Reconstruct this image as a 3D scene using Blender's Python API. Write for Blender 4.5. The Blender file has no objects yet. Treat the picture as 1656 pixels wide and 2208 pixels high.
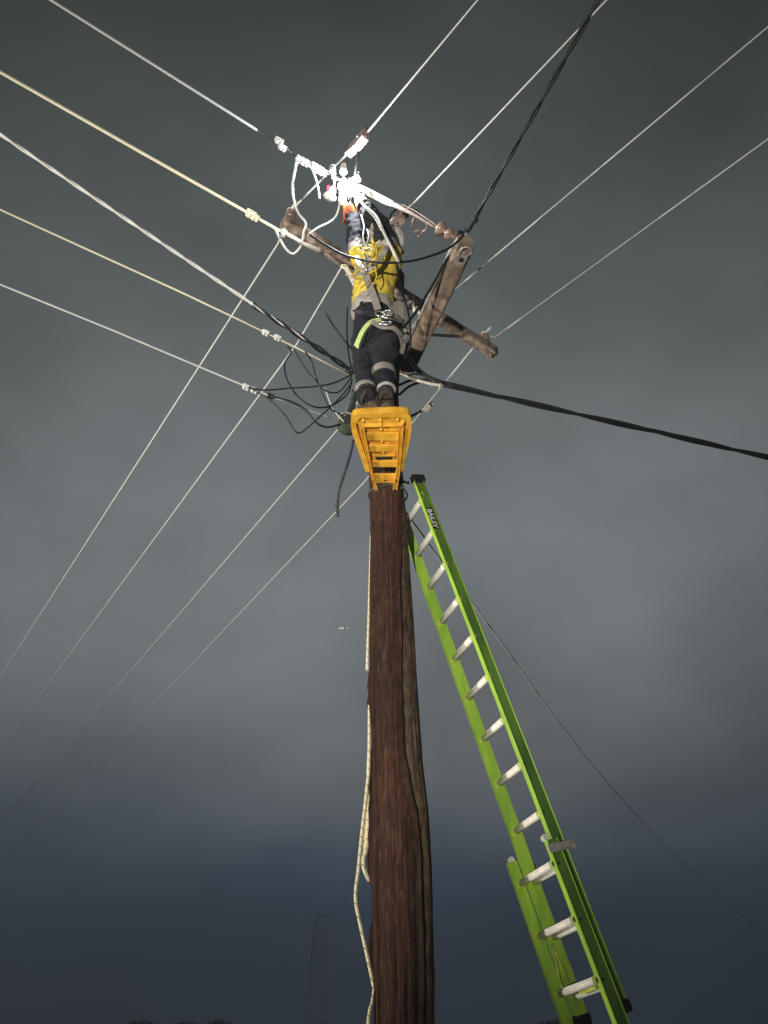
import bpy, bmesh, math, random
from math import sin, cos, tan, radians, pi, sqrt, atan2
from mathutils import Vector as V, Matrix, noise

# ------------------------------------------------------------------ camera
SC = bpy.context.scene
CAMZ = 1.6
PITCH = radians(34.0)
FPX = 1668.0                      # focal length in pixels of the 1656x2208 photo
cam_d = bpy.data.cameras.new('camera')
cam = bpy.data.objects.new('camera', cam_d)
SC.collection.objects.link(cam)
cam.location = (0, 0, CAMZ)
cam.rotation_euler = (radians(90) + PITCH, 0, 0)
cam_d.sensor_fit = 'VERTICAL'
cam_d.angle_y = 2 * math.atan(1104 / FPX)
cam_d.clip_start = 0.05
cam_d.clip_end = 3000
SC.camera = cam

# ------------------------------------------------------------------ night sky
world = bpy.data.worlds.new('World')
SC.world = world
world.use_nodes = True
wn, wl = world.node_tree.nodes, world.node_tree.links
wn.clear()
def wnode(t, **kw):
    n = wn.new(t)
    for k, v in kw.items():
        setattr(n, k, v)
    return n
def srgb(r, g, b):
    f = lambda c: ((c / 255 + .055) / 1.055) ** 2.4 if c > 10 else c / 255 / 12.92
    return (f(r), f(g), f(b), 1)
tc = wnode('ShaderNodeTexCoord')
sep = wnode('ShaderNodeSeparateXYZ')
wl.new(tc.outputs['Generated'], sep.inputs[0])
n1 = wnode('ShaderNodeTexNoise'); n1.inputs['Scale'].default_value = 1.55; n1.inputs['Detail'].default_value = 4; n1.inputs['Roughness'].default_value = .5
n1.inputs['Distortion'].default_value = .35
mp = wnode('ShaderNodeMapping'); mp.inputs['Scale'].default_value = (1, 1, 1.7); mp.inputs['Location'].default_value = (3.1, 1.7, .4)
wl.new(tc.outputs['Generated'], mp.inputs[0]); wl.new(mp.outputs[0], n1.inputs['Vector'])
mz = wnode('ShaderNodeMath', operation='MULTIPLY_ADD')       # elevation wobbled by the clouds
sub = wnode('ShaderNodeMath', operation='SUBTRACT'); wl.new(n1.outputs['Fac'], sub.inputs[0]); sub.inputs[1].default_value = .5
wl.new(sub.outputs[0], mz.inputs[0]); mz.inputs[1].default_value = .36; wl.new(sep.outputs['Z'], mz.inputs[2])
ramp = wnode('ShaderNodeValToRGB')
wl.new(mz.outputs[0], ramp.inputs[0])
cr = ramp.color_ramp
cr.interpolation = 'B_SPLINE'
stops = [(0.0, (42, 52, 64)), (.10, (48, 60, 74)), (.16, (60, 70, 83)), (.22, (76, 84, 92)), (.27, (90, 94, 98)), (.36, (102, 106, 109)), (.50, (109, 114, 116)),
         (.62, (100, 105, 106)), (.76, (82, 88, 87)), (.87, (68, 73, 70)), (.97, (50, 54, 51))]
cr.elements[0].position = stops[0][0]; cr.elements[0].color = srgb(*stops[0][1])
cr.elements[1].position = stops[-1][0]; cr.elements[1].color = srgb(*stops[-1][1])
for p, c in stops[1:-1]:
    e = cr.elements.new(p); e.color = srgb(*c)
n2 = wnode('ShaderNodeTexNoise'); n2.inputs['Scale'].default_value = 2.6; n2.inputs['Detail'].default_value = 5; n2.inputs['Roughness'].default_value = .5
mp2 = wnode('ShaderNodeMapping'); mp2.inputs['Location'].default_value = (7.3, 2.2, 5.1); mp2.inputs['Scale'].default_value = (1, 1, 1.5)
wl.new(tc.outputs['Generated'], mp2.inputs[0]); wl.new(mp2.outputs[0], n2.inputs['Vector'])
mr = wnode('ShaderNodeMapRange'); wl.new(n2.outputs['Fac'], mr.inputs[0])
mr.inputs[1].default_value = .3; mr.inputs[2].default_value = .7; mr.inputs[3].default_value = .74; mr.inputs[4].default_value = 1.20
# the cloud cover is thinner and darker towards the right-hand side of the view
mrx = wnode('ShaderNodeMapRange'); wl.new(sep.outputs['X'], mrx.inputs[0])
mrx.inputs[1].default_value = .15; mrx.inputs[2].default_value = .75; mrx.inputs[3].default_value = 1.0; mrx.inputs[4].default_value = .80
mm = wnode('ShaderNodeMath', operation='MULTIPLY'); wl.new(mr.outputs[0], mm.inputs[0]); wl.new(mrx.outputs[0], mm.inputs[1])
# town light held in the cloud in front: brighter round one direction, dimmer away from it
dp = wnode('ShaderNodeVectorMath', operation='DOT_PRODUCT'); wl.new(tc.outputs['Generated'], dp.inputs[0]); dp.inputs[1].default_value = V((0.02, cos(radians(33)), sin(radians(33))))
mrg = wnode('ShaderNodeMapRange'); mrg.interpolation_type = 'SMOOTHSTEP'; wl.new(dp.outputs['Value'], mrg.inputs[0])
mrg.inputs[1].default_value = .72; mrg.inputs[2].default_value = 1.0; mrg.inputs[3].default_value = .54; mrg.inputs[4].default_value = 1.16
mg = wnode('ShaderNodeMath', operation='MULTIPLY'); wl.new(mm.outputs[0], mg.inputs[0]); wl.new(mrg.outputs[0], mg.inputs[1]); mm = mg
vm = wnode('ShaderNodeVectorMath', operation='SCALE'); wl.new(ramp.outputs[0], vm.inputs[0]); wl.new(mm.outputs[0], vm.inputs['Scale'])
bg = wnode('ShaderNodeBackground'); wl.new(vm.outputs[0], bg.inputs['Color']); bg.inputs['Strength'].default_value = 1.07
wo = wnode('ShaderNodeOutputWorld'); wl.new(bg.outputs[0], wo.inputs['Surface'])

# ------------------------------------------------------------------ lights
def lamp(name, kind, loc, power, color, radius, target=None, angle=None, blend=.3):
    d = bpy.data.lights.new(name, kind)
    d.energy = power; d.color = color
    d.shadow_soft_size = radius
    o = bpy.data.objects.new(name, d)
    SC.collection.objects.link(o)
    o.location = loc
    if target is not None:
        o.rotation_euler = (V(target) - V(loc)).to_track_quat('-Z', 'Y').to_euler()
    if kind == 'SPOT':
        d.spot_size = radians(angle); d.spot_blend = blend
    return o
# work vehicle's floodlight standing on the ground to the left of the pole
lamp('flood_light', 'SPOT', (-9.0, 2.2, 0.6), 5200, (1.0, .95, .84), .12, (-5.0, 11, 6.4), 140, .9)
# second lamp held low in front of the pole
lamp('work_light', 'SPOT', (-1.5, -2.6, 0.7), 2400, (1.0, .96, .86), .06, (0.1, 4.8, 5.7), 61, 1.0)

SC.view_settings.view_transform = 'Standard'
SC.view_settings.look = 'None'
SC.view_settings.exposure = 0.0
SC.view_settings.gamma = 1.0
SC.view_settings.use_curve_mapping = False
SC.cycles.max_bounces = 6

# ------------------------------------------------------------------ helpers
ST, CT = sin(PITCH), cos(PITCH)
def ray(px, py):
    a, b = px - 828, 1104 - py
    return V((a, FPX * CT - b * ST, FPX * ST + b * CT))
def atH(px, py, H):               # a point H metres above the camera's height
    r = ray(px, py); k = H / r.z
    return V((r.x * k, r.y * k, H + CAMZ))
def atY(px, py, Y):               # a point Y metres away along the ground
    r = ray(px, py); k = Y / r.y
    return V((r.x * k, Y, r.z * k + CAMZ))

def mat(name, col, rough=.6, metal=0., var=.15, scale=12., bump=0., bscale=40., stretch=(1, 1, 1), col2=None, spec=.5, emit=None, trans=0.):
    m = bpy.data.materials.new(name); m.use_nodes = True
    n, l = m.node_tree.nodes, m.node_tree.links
    b = n['Principled BSDF']
    b.inputs['Roughness'].default_value = rough
    b.inputs['Metallic'].default_value = metal
    b.inputs['Specular IOR Level'].default_value = spec
    t = n.new('ShaderNodeTexCoord'); mpn = n.new('ShaderNodeMapping'); mpn.inputs['Scale'].default_value = stretch
    l.new(t.outputs['Object'], mpn.inputs[0])
    nz = n.new('ShaderNodeTexNoise'); nz.inputs['Scale'].default_value = scale; nz.inputs['Detail'].default_value = 5
    l.new(mpn.outputs[0], nz.inputs['Vector'])
    r = n.new('ShaderNodeValToRGB'); l.new(nz.outputs['Fac'], r.inputs[0])
    c2 = col2 if col2 else tuple(c * (1 - 2 * var) for c in col)
    r.color_ramp.elements[0].position = .36; r.color_ramp.elements[0].color = (*c2, 1)
    r.color_ramp.elements[1].position = .62; r.color_ramp.elements[1].color = (*[min(1, c * (1 + (0 if col2 else var * .5))) for c in col], 1)
    l.new(r.outputs[0], b.inputs['Base Color'])
    if bump:
        nb = n.new('ShaderNodeTexNoise'); nb.inputs['Scale'].default_value = bscale; nb.inputs['Detail'].default_value = 6
        l.new(mpn.outputs[0], nb.inputs['Vector'])
        bp = n.new('ShaderNodeBump'); bp.inputs['Strength'].default_value = 1; bp.inputs['Distance'].default_value = bump
        l.new(nb.outputs['Fac'], bp.inputs['Height']); l.new(bp.outputs[0], b.inputs['Normal'])
    if emit:
        b.inputs['Emission Color'].default_value = (*emit[0], 1); b.inputs['Emission Strength'].default_value = emit[1]
    if trans:
        b.inputs['Transmission Weight'].default_value = trans
    return m

class G:
    """collects shapes, then links them as one mesh object"""
    def __init__(s): s.v = []; s.f = []; s.m = []; s.sm = []
    def _add(s, vs, fs, mi=0, smooth=False):
        o = len(s.v); s.v += [V(p) for p in vs]
        for f in fs: s.f.append([i + o for i in f]); s.m.append(mi); s.sm.append(smooth)
        return s
    def tube(s, pts, r, n=8, mi=0, smooth_path=0, caps=True):
        pts = [V(p) for p in pts]
        rr = list(r) if isinstance(r, (list, tuple)) else [r] * len(pts)
        if smooth_path and len(pts) > 2:
            q, qr = [], []
            P = [pts[0] * 2 - pts[1]] + pts + [pts[-1] * 2 - pts[-2]]
            for i in range(1, len(P) - 2):
                for k in range(smooth_path):
                    t = k / smooth_path
                    a, b, c, d = P[i - 1], P[i], P[i + 1], P[i + 2]
                    q.append(.5 * ((2 * b) + (c - a) * t + (2 * a - 5 * b + 4 * c - d) * t * t + (3 * b - a - 3 * c + d) * t ** 3))
                    qr.append(rr[i - 1] * (1 - t) + rr[i] * t)
            q.append(pts[-1]); qr.append(rr[-1]); pts, rr = q, qr
        vs, fs = [], []
        up = None
        for i, p in enumerate(pts):
            d = (pts[min(i + 1, len(pts) - 1)] - pts[max(i - 1, 0)]).normalized()
            if up is None:
                up = V((0, 0, 1)) if abs(d.z) < .9 else V((1, 0, 0))
            up = (up - d * up.dot(d)).normalized(); sd = d.cross(up)
            for k in range(n):
                a = 2 * pi * k / n
                vs.append(p + (up * cos(a) + sd * sin(a)) * rr[i])
        for i in range(len(pts) - 1):
            for k in range(n):
                fs.append([i * n + k, i * n + (k + 1) % n, (i + 1) * n + (k + 1) % n, (i + 1) * n + k])
        if caps:
            fs.append(list(range(n))[::-1]); fs.append([len(vs) - n + k for k in range(n)])
        s._add(vs, fs, mi, True)
        if caps: s.sm[-1] = s.sm[-2] = False
        return s
    def lathe(s, p0, p1, prof, n=16, mi=0):
        p0, p1 = V(p0), V(p1); d = p1 - p0
        return s.tube([p0 + d * t for t, r in prof], [max(r, 1e-4) for t, r in prof], n, mi)
    def box(s, c, ax, half, mi=0, bev=0.0):
        """c centre; ax three unit axes; half extents; bev rounds the edges"""
        c = V(c); ax = [V(a).normalized() for a in ax]
        bm = bmesh.new(); bmesh.ops.create_cube(bm, size=2)
        for v in bm.verts:
            v.co = V((v.co.x * half[0], v.co.y * half[1], v.co.z * half[2]))
        if bev: bmesh.ops.bevel(bm, geom=bm.edges[:], offset=bev, segments=2, affect='EDGES')
        bm.verts.index_update()
        vs = [c + ax[0] * v.co.x + ax[1] * v.co.y + ax[2] * v.co.z for v in bm.verts]
        fs = [[v.index for v in f.verts] for f in bm.faces]; bm.free()
        return s._add(vs, fs, mi)
    def bar(s, a, b, w, h, up=(0, 0, 1), mi=0, bev=0.0):
        a, b = V(a), V(b); d = (b - a).normalized(); u = V(up); u = (u - d * u.dot(d)).normalized()
        return s.box((a + b) / 2, (d, d.cross(u), u), ((b - a).length / 2, w / 2, h / 2), mi, bev)
    def prism(s, poly, vec, mi=0):
        n = len(poly); vec = V(vec)
        vs = [V(p) for p in poly] + [V(p) + vec for p in poly]
        fs = [list(range(n))[::-1], list(range(n, 2 * n))] + [[i, (i + 1) % n, n + (i + 1) % n, n + i] for i in range(n)]
        return s._add(vs, fs, mi)
    def ball(s, c, r, mi=0, sub=2, sc=(1, 1, 1), rough=0.):
        bm = bmesh.new(); bmesh.ops.create_icosphere(bm, subdivisions=sub, radius=1)
        bm.verts.index_update(); c = V(c)
        vs = []
        for v in bm.verts:
            k = 1 + rough * noise.noise(v.co * 2.3 + c * 7)
            vs.append(c + V((v.co.x * r * sc[0], v.co.y * r * sc[1], v.co.z * r * sc[2])) * k)
        fs = [[v.index for v in f.verts] for f in bm.faces]; bm.free()
        return s._add(vs, fs, mi, True)
    def ring(s, c, nrm, R, r, mi=0, n=20, sc=1.0, ref=None):
        c = V(c); nrm = V(nrm).normalized(); u = V(ref) if ref else (V((0, 0, 1)) if abs(nrm.z) < .9 else V((1, 0, 0)))
        u = (u - nrm * u.dot(nrm)).normalized(); w = nrm.cross(u)
        return s.tube([c + u * cos(2 * pi * k / n) * R * sc + w * sin(2 * pi * k / n) * R for k in range(n + 1)], r, 6, mi, caps=False)
    def islands(s):
        p = list(range(len(s.v)))
        def find(a):
            while p[a] != a: p[a] = p[p[a]]; a = p[a]
            return a
        for f in s.f:
            for b in f[1:]: p[find(b)] = find(f[0])
        out = {}
        for f, mi, sm in zip(s.f, s.m, s.sm):
            out.setdefault(find(f[0]), []).append((f, mi, sm))
        res = []
        for fl in out.values():
            h = G(); idx = {}
            for f, mi, sm in fl:
                for i in f:
                    if i not in idx: idx[i] = len(h.v); h.v.append(s.v[i])
                h.f.append([idx[i] for i in f]); h.m.append(mi); h.sm.append(sm)
            res.append(h)
        return res
    def build(s, name, mats, parent=None, label=None, cat=None, group=None, kind=None, bev=0., split=False):
        if split:
            return [h.build(name, mats, parent) for h in s.islands()][0]
        me = bpy.data.meshes.new(name)
        me.from_pydata([tuple(p) for p in s.v], [], s.f)
        mats = mats if isinstance(mats, (list, tuple)) else [mats]
        for m in mats: me.materials.append(m)
        for p, mi, sm in zip(me.polygons, s.m, s.sm): p.material_index = mi; p.use_smooth = sm
        o = bpy.data.objects.new(name, me)
        return link(o, parent, label, cat, group, kind)
WORLD_LOC = {}
def link(o, parent=None, label=None, cat=None, group=None, kind=None):
    SC.collection.objects.link(o)
    if parent is not None:
        o.parent = parent
        base = V((0, 0, 0)); p = parent
        while p is not None:
            base += p.location; p = p.parent
        o.location = V(o.location) - base
    if label: o['label'] = label
    if cat: o['category'] = cat
    if group: o['group'] = group
    if kind: o['kind'] = kind
    return o
def thing(name, loc, label, cat, group=None):
    o = bpy.data.objects.new(name, None); o.empty_display_size = .1
    o.location = loc
    return link(o, None, label, cat, group)

def skin(name, verts, edges, radii, root=0, sub=2):
    """continuous tapered surface grown round a skeleton of joints"""
    me = bpy.data.meshes.new(name + '_skeleton')
    me.from_pydata([tuple(v) for v in verts], edges, [])
    o = bpy.data.objects.new(name + '_skeleton', me); SC.collection.objects.link(o)
    md = o.modifiers.new('s', 'SKIN')
    for i, r in enumerate(radii):
        rx, ry = (r if isinstance(r, tuple) else (r, r))
        me.skin_vertices[0].data[i].radius = (rx, ry)
        me.skin_vertices[0].data[i].use_root = (i == root)
    md.use_smooth_shade = True
    md.branch_smoothing = .4
    ss = o.modifiers.new('u', 'SUBSURF'); ss.levels = sub; ss.render_levels = sub
    dg = bpy.context.evaluated_depsgraph_get(); dg.update()
    out = bpy.data.meshes.new_from_object(o.evaluated_get(dg))
    out.name = name
    bpy.data.objects.remove(o, do_unlink=True); bpy.data.meshes.remove(me)
    for p in out.polygons: p.use_smooth = True
    return out
def chain(*lists):
    """joint lists -> verts, edges, radii; each list is [(point, radius)...]; an int first item joins to that vertex"""
    vs, es, rs = [], [], []
    for L in lists:
        prev = None
        for it in L:
            if isinstance(it, int): prev = it; continue
            vs.append(V(it[0])); rs.append(it[1])
            if prev is not None: es.append((prev, len(vs) - 1))
            prev = len(vs) - 1
    return vs, es, rs

# ------------------------------------------------------------------ materials
M = {}
M['alu'] = mat('weathered_aluminium', (.78, .77, .73), .5, .1, .05, 20)
M['wire'] = mat('conductor_strand', (.64, .63, .59), .6, 0, .04, 8)
M['wire_warm'] = mat('conductor_strand_warm', (.88, .82, .60), .6, 0, .04, 8)
M['black'] = mat('black_cable_sheath', (.012, .013, .014), .5, 0, .2, 20, .0008, 90)
M['dkgrey'] = mat('dark_grey_sheath', (.09, .10, .10), .55, 0, .2, 20)
M['white_cable'] = mat('white_cable_sheath', (.74, .74, .70), .45, 0, .06, 25)
M['timber'] = mat('weathered_timber', (.34, .25, .185), .85, 0, .3, 9, .004, 60, (1, 1, 1), (.13, .088, .065))
M['timber_grey'] = mat('pale_weathered_timber', (.36, .27, .205), .85, 0, .3, 14, .006, 50, (1, 1, 1), (.11, .08, .06))
M['galv'] = mat('galvanised_steel', (.42, .40, .37), .5, .35, .18, 40, .0008, 200)
M['rust'] = mat('pinkish_steel', (.40, .29, .25), .6, .2, .2, 60, .001, 180)
M['porc'] = mat('porcelain', (.74, .70, .60), .22, 0, .08, 30)
M['porc_brown'] = mat('brown_porcelain', (.30, .20, .16), .25, 0, .1, 30)
M['lime'] = mat('lime_fibreglass', (.42, .66, .07), .42, 0, .10, 13, .0008, 200, (1, 1, .2), (.30, .52, .06))
M['lime_shade'] = mat('shaded_olive_outer_face', (.11, .21, .035), .42, 0, .12, 5, .0006, 200, (1, 1, .3), (.055, .12, .022))  # darker copy of the lime; shade on the outer faces put into colour
M['rung'] = mat('ribbed_aluminium', (.93, .87, .78), .45, .05, .06, 25, .0006, 160)
M['rubber'] = mat('black_rubber', (.012, .012, .012), .7, 0, .2, 30, .001, 120)
M['brass'] = mat('yellowed_rivet', (.62, .50, .22), .4, .4, .1, 30)
M['ring'] = mat('yellow_green_collar', (.55, .66, .10), .45, 0, .1, 30)
M['orange'] = mat('orange_yellow_paint', (.88, .48, .045), .45, 0, .08, 14, .0012, 90, (1, 1, 1), (.68, .33, .03))
M['rope'] = mat('pale_rope', (.80, .70, .42), .85, 0, .1, 60)
M['tracer'] = mat('dark_tracer_thread', (.16, .11, .07), .8)
M['yellow'] = mat('hi_vis_yellow_cloth', (.80, .60, .07), .85, 0, .15, 14, .014, 26, (1, 1, .6), (.58, .42, .04))
M['navy'] = mat('navy_cloth', (.014, .015, .023), .9, 0, .25, 12, .016, 20)
M['tape'] = mat('reflective_tape', (.42, .38, .34), .5, .1, .1, 20, .003, 40)
M['skinm'] = mat('skin', (.55, .33, .24), .55, 0, .08, 20)
M['glove_o'] = mat('orange_rubber_glove', (.80, .10, .02), .5, 0, .1, 18, .003, 40)
M['glove_b'] = mat('pale_leather_glove', (.55, .40, .28), .8, 0, .15, 25, .003, 60)
M['boot'] = mat('worn_brown_boot', (.05, .038, .03), .7, 0, .3, 30, .003, 80)
M['sole'] = mat('boot_sole', (.13, .10, .075), .8, 0, .2, 30, .002, 80)
M['helmet'] = mat('white_helmet_shell', (.78, .78, .76), .3, 0, .03, 10)
M['web'] = mat('grey_webbing', (.30, .27, .24), .85, 0, .1, 40, .001, 300)
M['web_lime'] = mat('lime_webbing', (.50, .66, .22), .8, 0, .08, 40, .001, 300)
M['chrome'] = mat('silver_steel', (.75, .74, .72), .25, .8, .05, 30)
M['green_bag'] = mat('dull_green_canvas', (.05, .062, .042), .9, 0, .2, 14, .004, 60)
M['lamp_on'] = mat('lamp_glass_lit', (1, 1, 1), .3, emit=((.92, .95, 1), 60))
M['red'] = mat('red_plastic', (.55, .03, .05), .4)
M['label_black'] = mat('black_sticker', (.008, .008, .008), .5)
M['label_white'] = mat('white_print', (.75, .75, .72), .5)
M['tower'] = mat('grey_lattice_steel', (.8, .84, .84), .8, 0, .05)
M['leaf'] = mat('dark_foliage', (.045, .06, .03), .8, 0, .3, 6)
M['bark'] = mat('tree_bark', (.08, .06, .04), .9, 0, .3, 10)
M['ground'] = mat('dry_grass_ground', (.06, .065, .035), .95, 0, .3, .6, .02, 4)

# twisted-strand look for rope: diagonal tracer threads in the material
def rope_mat():
    m = bpy.data.materials.new('rope_with_tracer'); m.use_nodes = True
    n, l = m.node_tree.nodes, m.node_tree.links; b = n['Principled BSDF']
    b.inputs['Roughness'].default_value = .85
    t = n.new('ShaderNodeTexCoord'); w = n.new('ShaderNodeTexWave'); w.wave_type = 'BANDS'; w.bands_direction = 'DIAGONAL'
    w.inputs['Scale'].default_value = 12.0; w.inputs['Distortion'].default_value = .6
    l.new(t.outputs['Object'], w.inputs['Vector'])
    r = n.new('ShaderNodeValToRGB'); l.new(w.outputs['Fac'], r.inputs[0])
    r.color_ramp.elements[0].position = .01; r.color_ramp.elements[0].color = (.34, .25, .15, 1)
    r.color_ramp.elements[1].position = .07; r.color_ramp.elements[1].color = (.86, .76, .50, 1)
    l.new(r.outputs[0], b.inputs['Base Color'])
    w2 = n.new('ShaderNodeTexWave'); w2.bands_direction = 'DIAGONAL'; w2.inputs['Scale'].default_value = 40
    l.new(t.outputs['Object'], w2.inputs['Vector'])
    bp = n.new('ShaderNodeBump'); bp.inputs['Distance'].default_value = .003; l.new(w2.outputs['Fac'], bp.inputs['Height']); l.new(bp.outputs[0], b.inputs['Normal'])
    return m
M['rope_t'] = rope_mat()

# ------------------------------------------------------------------ ground, far trees, far tower
g = G()
N = 40
for i in range(N):
    pass
gv, gf = [], []
S = 420
for j in range(N + 1):
    for i in range(N + 1):
        x = -S + 2 * S * i / N; y = -S + 2 * S * j / N
        gv.append((x, y, 0.0)); 
        if i < N and j < N:
            a = j * (N + 1) + i; gf.append([a, a + 1, a + N + 2, a + N + 1])
g._add(gv, gf)
g.build('ground', M['ground'], kind='structure')

random.seed(5)
def tree(px, py, wpx, dist, label, seed):
    rnd = random.Random(seed)
    top = atY(px, py, dist); R = wpx / 2 * dist / 1380
    base = V((top.x, dist, 0))
    t = thing('tree', base, label, 'tree', 'trees on the horizon')
    b = G(); b.tube([base, base + V((.1, 0, top.z * .4)), base + V((-.05, 0, top.z * .7))], [R * .12, R * .09, R * .05], 8)
    for k in range(5):
        a = k * 1.3; b.tube([base + V((0, 0, top.z * (.3 + .08 * k))), base + V((cos(a) * R * .6, sin(a) * R * .6, top.z * (.5 + .08 * k)))], [R * .05, R * .02], 6)
    b.build('trunk', M['bark'], t)
    c = G(); cz = top.z * .62; hz = top.z * .38
    blobs = [(V((rnd.uniform(-.6, .6) * R, rnd.uniform(-.6, .6) * R, rnd.uniform(-.6, .5) * hz)), rnd.uniform(.35, .6)) for _ in range(12)]
    blobs.append((V((0, 0, hz * .5)), .5))
    for _ in range(1500):
        bc, br = rnd.choice(blobs)
        d = V((rnd.gauss(0, 1), rnd.gauss(0, 1), rnd.gauss(0, 1))).normalized() * (br * rnd.uniform(.5, 1.0))
        p = base + V((0, 0, cz)) + bc + V((d.x * R, d.y * R, d.z * hz))
        s = R * rnd.uniform(.04, .09)
        u = V((rnd.gauss(0, 1), rnd.gauss(0, 1), rnd.gauss(0, 1))).normalized(); w = u.orthogonal().normalized()
        c._add([p - u * s, p + w * s * .6, p + u * s, p - w * s * .6], [[0, 1, 2, 3]])
    c.build('crown', M['leaf'], t)
tree(312, 2199, 52, 130, 'dark round treetop on the horizon, leftmost of the left-hand clump', 1)
tree(398, 2203, 66, 140, 'low dark treetop in the middle of the left-hand clump on the horizon', 2)
tree(476, 2198, 50, 135, 'dark treetop at the right end of the clump left of the pole', 3)
tree(1196, 2197, 54, 120, 'dark treetop on the horizon just left of the foot of the ladder', 4)

# far lattice tower, faint above the horizon
TD = 260.
tb = atY(672, 2229, TD); tt = atY(692, 1968, TD)
tw = thing('transmission_tower', (tt.x, TD, 0), 'faint grey lattice tower far off on the horizon left of the pole', 'tower')
tg = G()
hT = tt.z; levels = 15
def tcorner(k, z):
    w = 1.35 * (1 - z / hT) + 1.75  # half width
    if z > hT * .90: w *= max(.25, 1 - (z - hT * .90) / (hT * .10) * .8)
    s = [(-1, -1), (1, -1), (1, 1), (-1, 1)][k]
    return V((tt.x + s[0] * w, TD + s[1] * w, z))
zs = [hT * (1 - (1 - i / levels) ** 1.0) for i in range(levels + 1)]
for k in range(4):
    tg.tube([tcorner(k, z) for z in zs], .13, 5)
    for a, b in zip(zs[:-1], zs[1:]):
        tg.tube([tcorner(k, a), tcorner((k + 1) % 4, b)], .055, 4)
        tg.tube([tcorner((k + 1) % 4, a), tcorner(k, b)], .055, 4)
        tg.tube([tcorner(k, b), tcorner((k + 1) % 4, b)], .055, 4)
tg.build('lattice_mast', M['tower'], tw)
ca = G()
for sx in (-1, 1):
    ca.tube([V((tt.x + sx * .8, TD, hT - .3)), V((tt.x + sx * 3.6, TD, hT - .1))], .14, 5)
    ca.tube([V((tt.x + sx * .8, TD, hT - 1.2)), V((tt.x + sx * 3.6, TD, hT - .1))], .12, 5)
ca.build('tower_arm', M['tower'], tw, split=True)

# small pale bird gliding beyond the pole
bp_ = atY(742, 1356, 11)
bird = thing('bird', bp_, 'tiny pale bird gliding in the grey sky left of the pole', 'bird')
g = G(); g.tube([bp_ + V((-.01, -.06, 0)), bp_ + V((0, -.03, -.005)), bp_ + V((0, .02, 0)), bp_ + V((.005, .08, .004))], [.006, .014, .013, .004], 8, smooth_path=4)
g.ball(bp_ + V((-.01, -.062, .002)), .012); g.build('body', M['wire'], bird)
for kn, tp in ((V((-.04, 0, .016)), V((-.085, .01, .002))), (V((.04, 0, .012)), V((.085, .01, .024)))):
    g = G(); g.tube([bp_, bp_ + kn, bp_ + tp], [.016, .018, .010], 6, smooth_path=5); g.build('wing', M['wire'], bird)

# night haze between the camera and the far things
hm = bpy.data.materials.new('night_haze'); hm.use_nodes = True
n, l = hm.node_tree.nodes, hm.node_tree.links; n.clear()
hv_ = n.new('ShaderNodeVolumePrincipled'); hv_.inputs['Density'].default_value = .0018; hv_.inputs['Color'].default_value = (.76, .87, 1.0, 1)
om = n.new('ShaderNodeOutputMaterial'); l.new(hv_.outputs[0], om.inputs['Volume'])
g = G(); g.box((0, 0, 19.5), ((1, 0, 0), (0, 1, 0), (0, 0, 1)), (425, 425, 20.5)); g.build('haze', hm, kind='stuff')

# ------------------------------------------------------------------ the pole
PY = 4.70
prof = [  # photo row, left edge, right edge
    (2230, 804, 943), (2100, 803, 942), (2000, 802, 938), (1880, 800, 934), (1750, 801, 926), (1650, 801, 915), (1550, 800, 908),
    (1450, 798, 901), (1350, 797, 896), (1250, 799, 889), (1150, 801, 883), (1060, 797, 874), (950, 792, 868), (850, 792, 863),
    (750, 803, 868), (690, 812, 872), (640, 818, 874), (596, 822, 874)]
pk = []
for y, l, r in prof:
    a, b = atY(l, y, PY), atY(r, y, PY)
    pk.append((a.z, (a.x + b.x) / 2, (b.x - a.x) / 2 * .985))
ptop = pk[-1][0]
pk.insert(0, (-.05, pk[0][1] + .0, pk[0][2] * 1.08))
def pole_at(z):
    for (z0, c0, r0), (z1, c1, r1) in zip(pk[:-1], pk[1:]):
        if z <= z1: break
    t = max(0, min(1, (z - z0) / (z1 - z0)))
    return c0 + (c1 - c0) * t, r0 + (r1 - r0) * t
def ZY(z):          # photo row at which height z of the pole shows
    h = z - CAMZ
    return 1104 - FPX * tan(atan2(h, PY) - PITCH) if h > -3 else 2600
def crackline(z):          # angle of the long crack between bark and sapwood, radians from the camera side towards the right
    y = ZY(z)
    K = [(400, .9), (1060, .95), (1150, .75), (1250, .60), (1350, .50), (1450, .42), (1550, .36), (1620, .33), (1700, .5), (1760, .75), (1850, .90), (2000, .86), (2230, .80), (2600, .8)]
    for (a, b), (c, d) in zip(K[:-1], K[1:]):
        if y <= c: break
    return b + (d - b) * max(0, min(1, (y - a) / (c - a))) + .05 * noise.noise(V((5, 0, z * 3.1))) + .03 * noise.noise(V((9, 0, z * 11)))
def crack2(z):
    return -.98 + .10 * noise.noise(V((2, 3, z * 1.1))) + .06 * noise.noise(V((5, 3, z * 4)))
pole_thing = thing('utility_pole', (pk[0][1], PY, 0), 'tall dark brown timber power pole with split bark and two timber crossarms', 'power pole')
NA, NZ = 240, 620
me = bpy.data.meshes.new('pole_shaft')
pv, pf, pc = [], [], []
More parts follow.
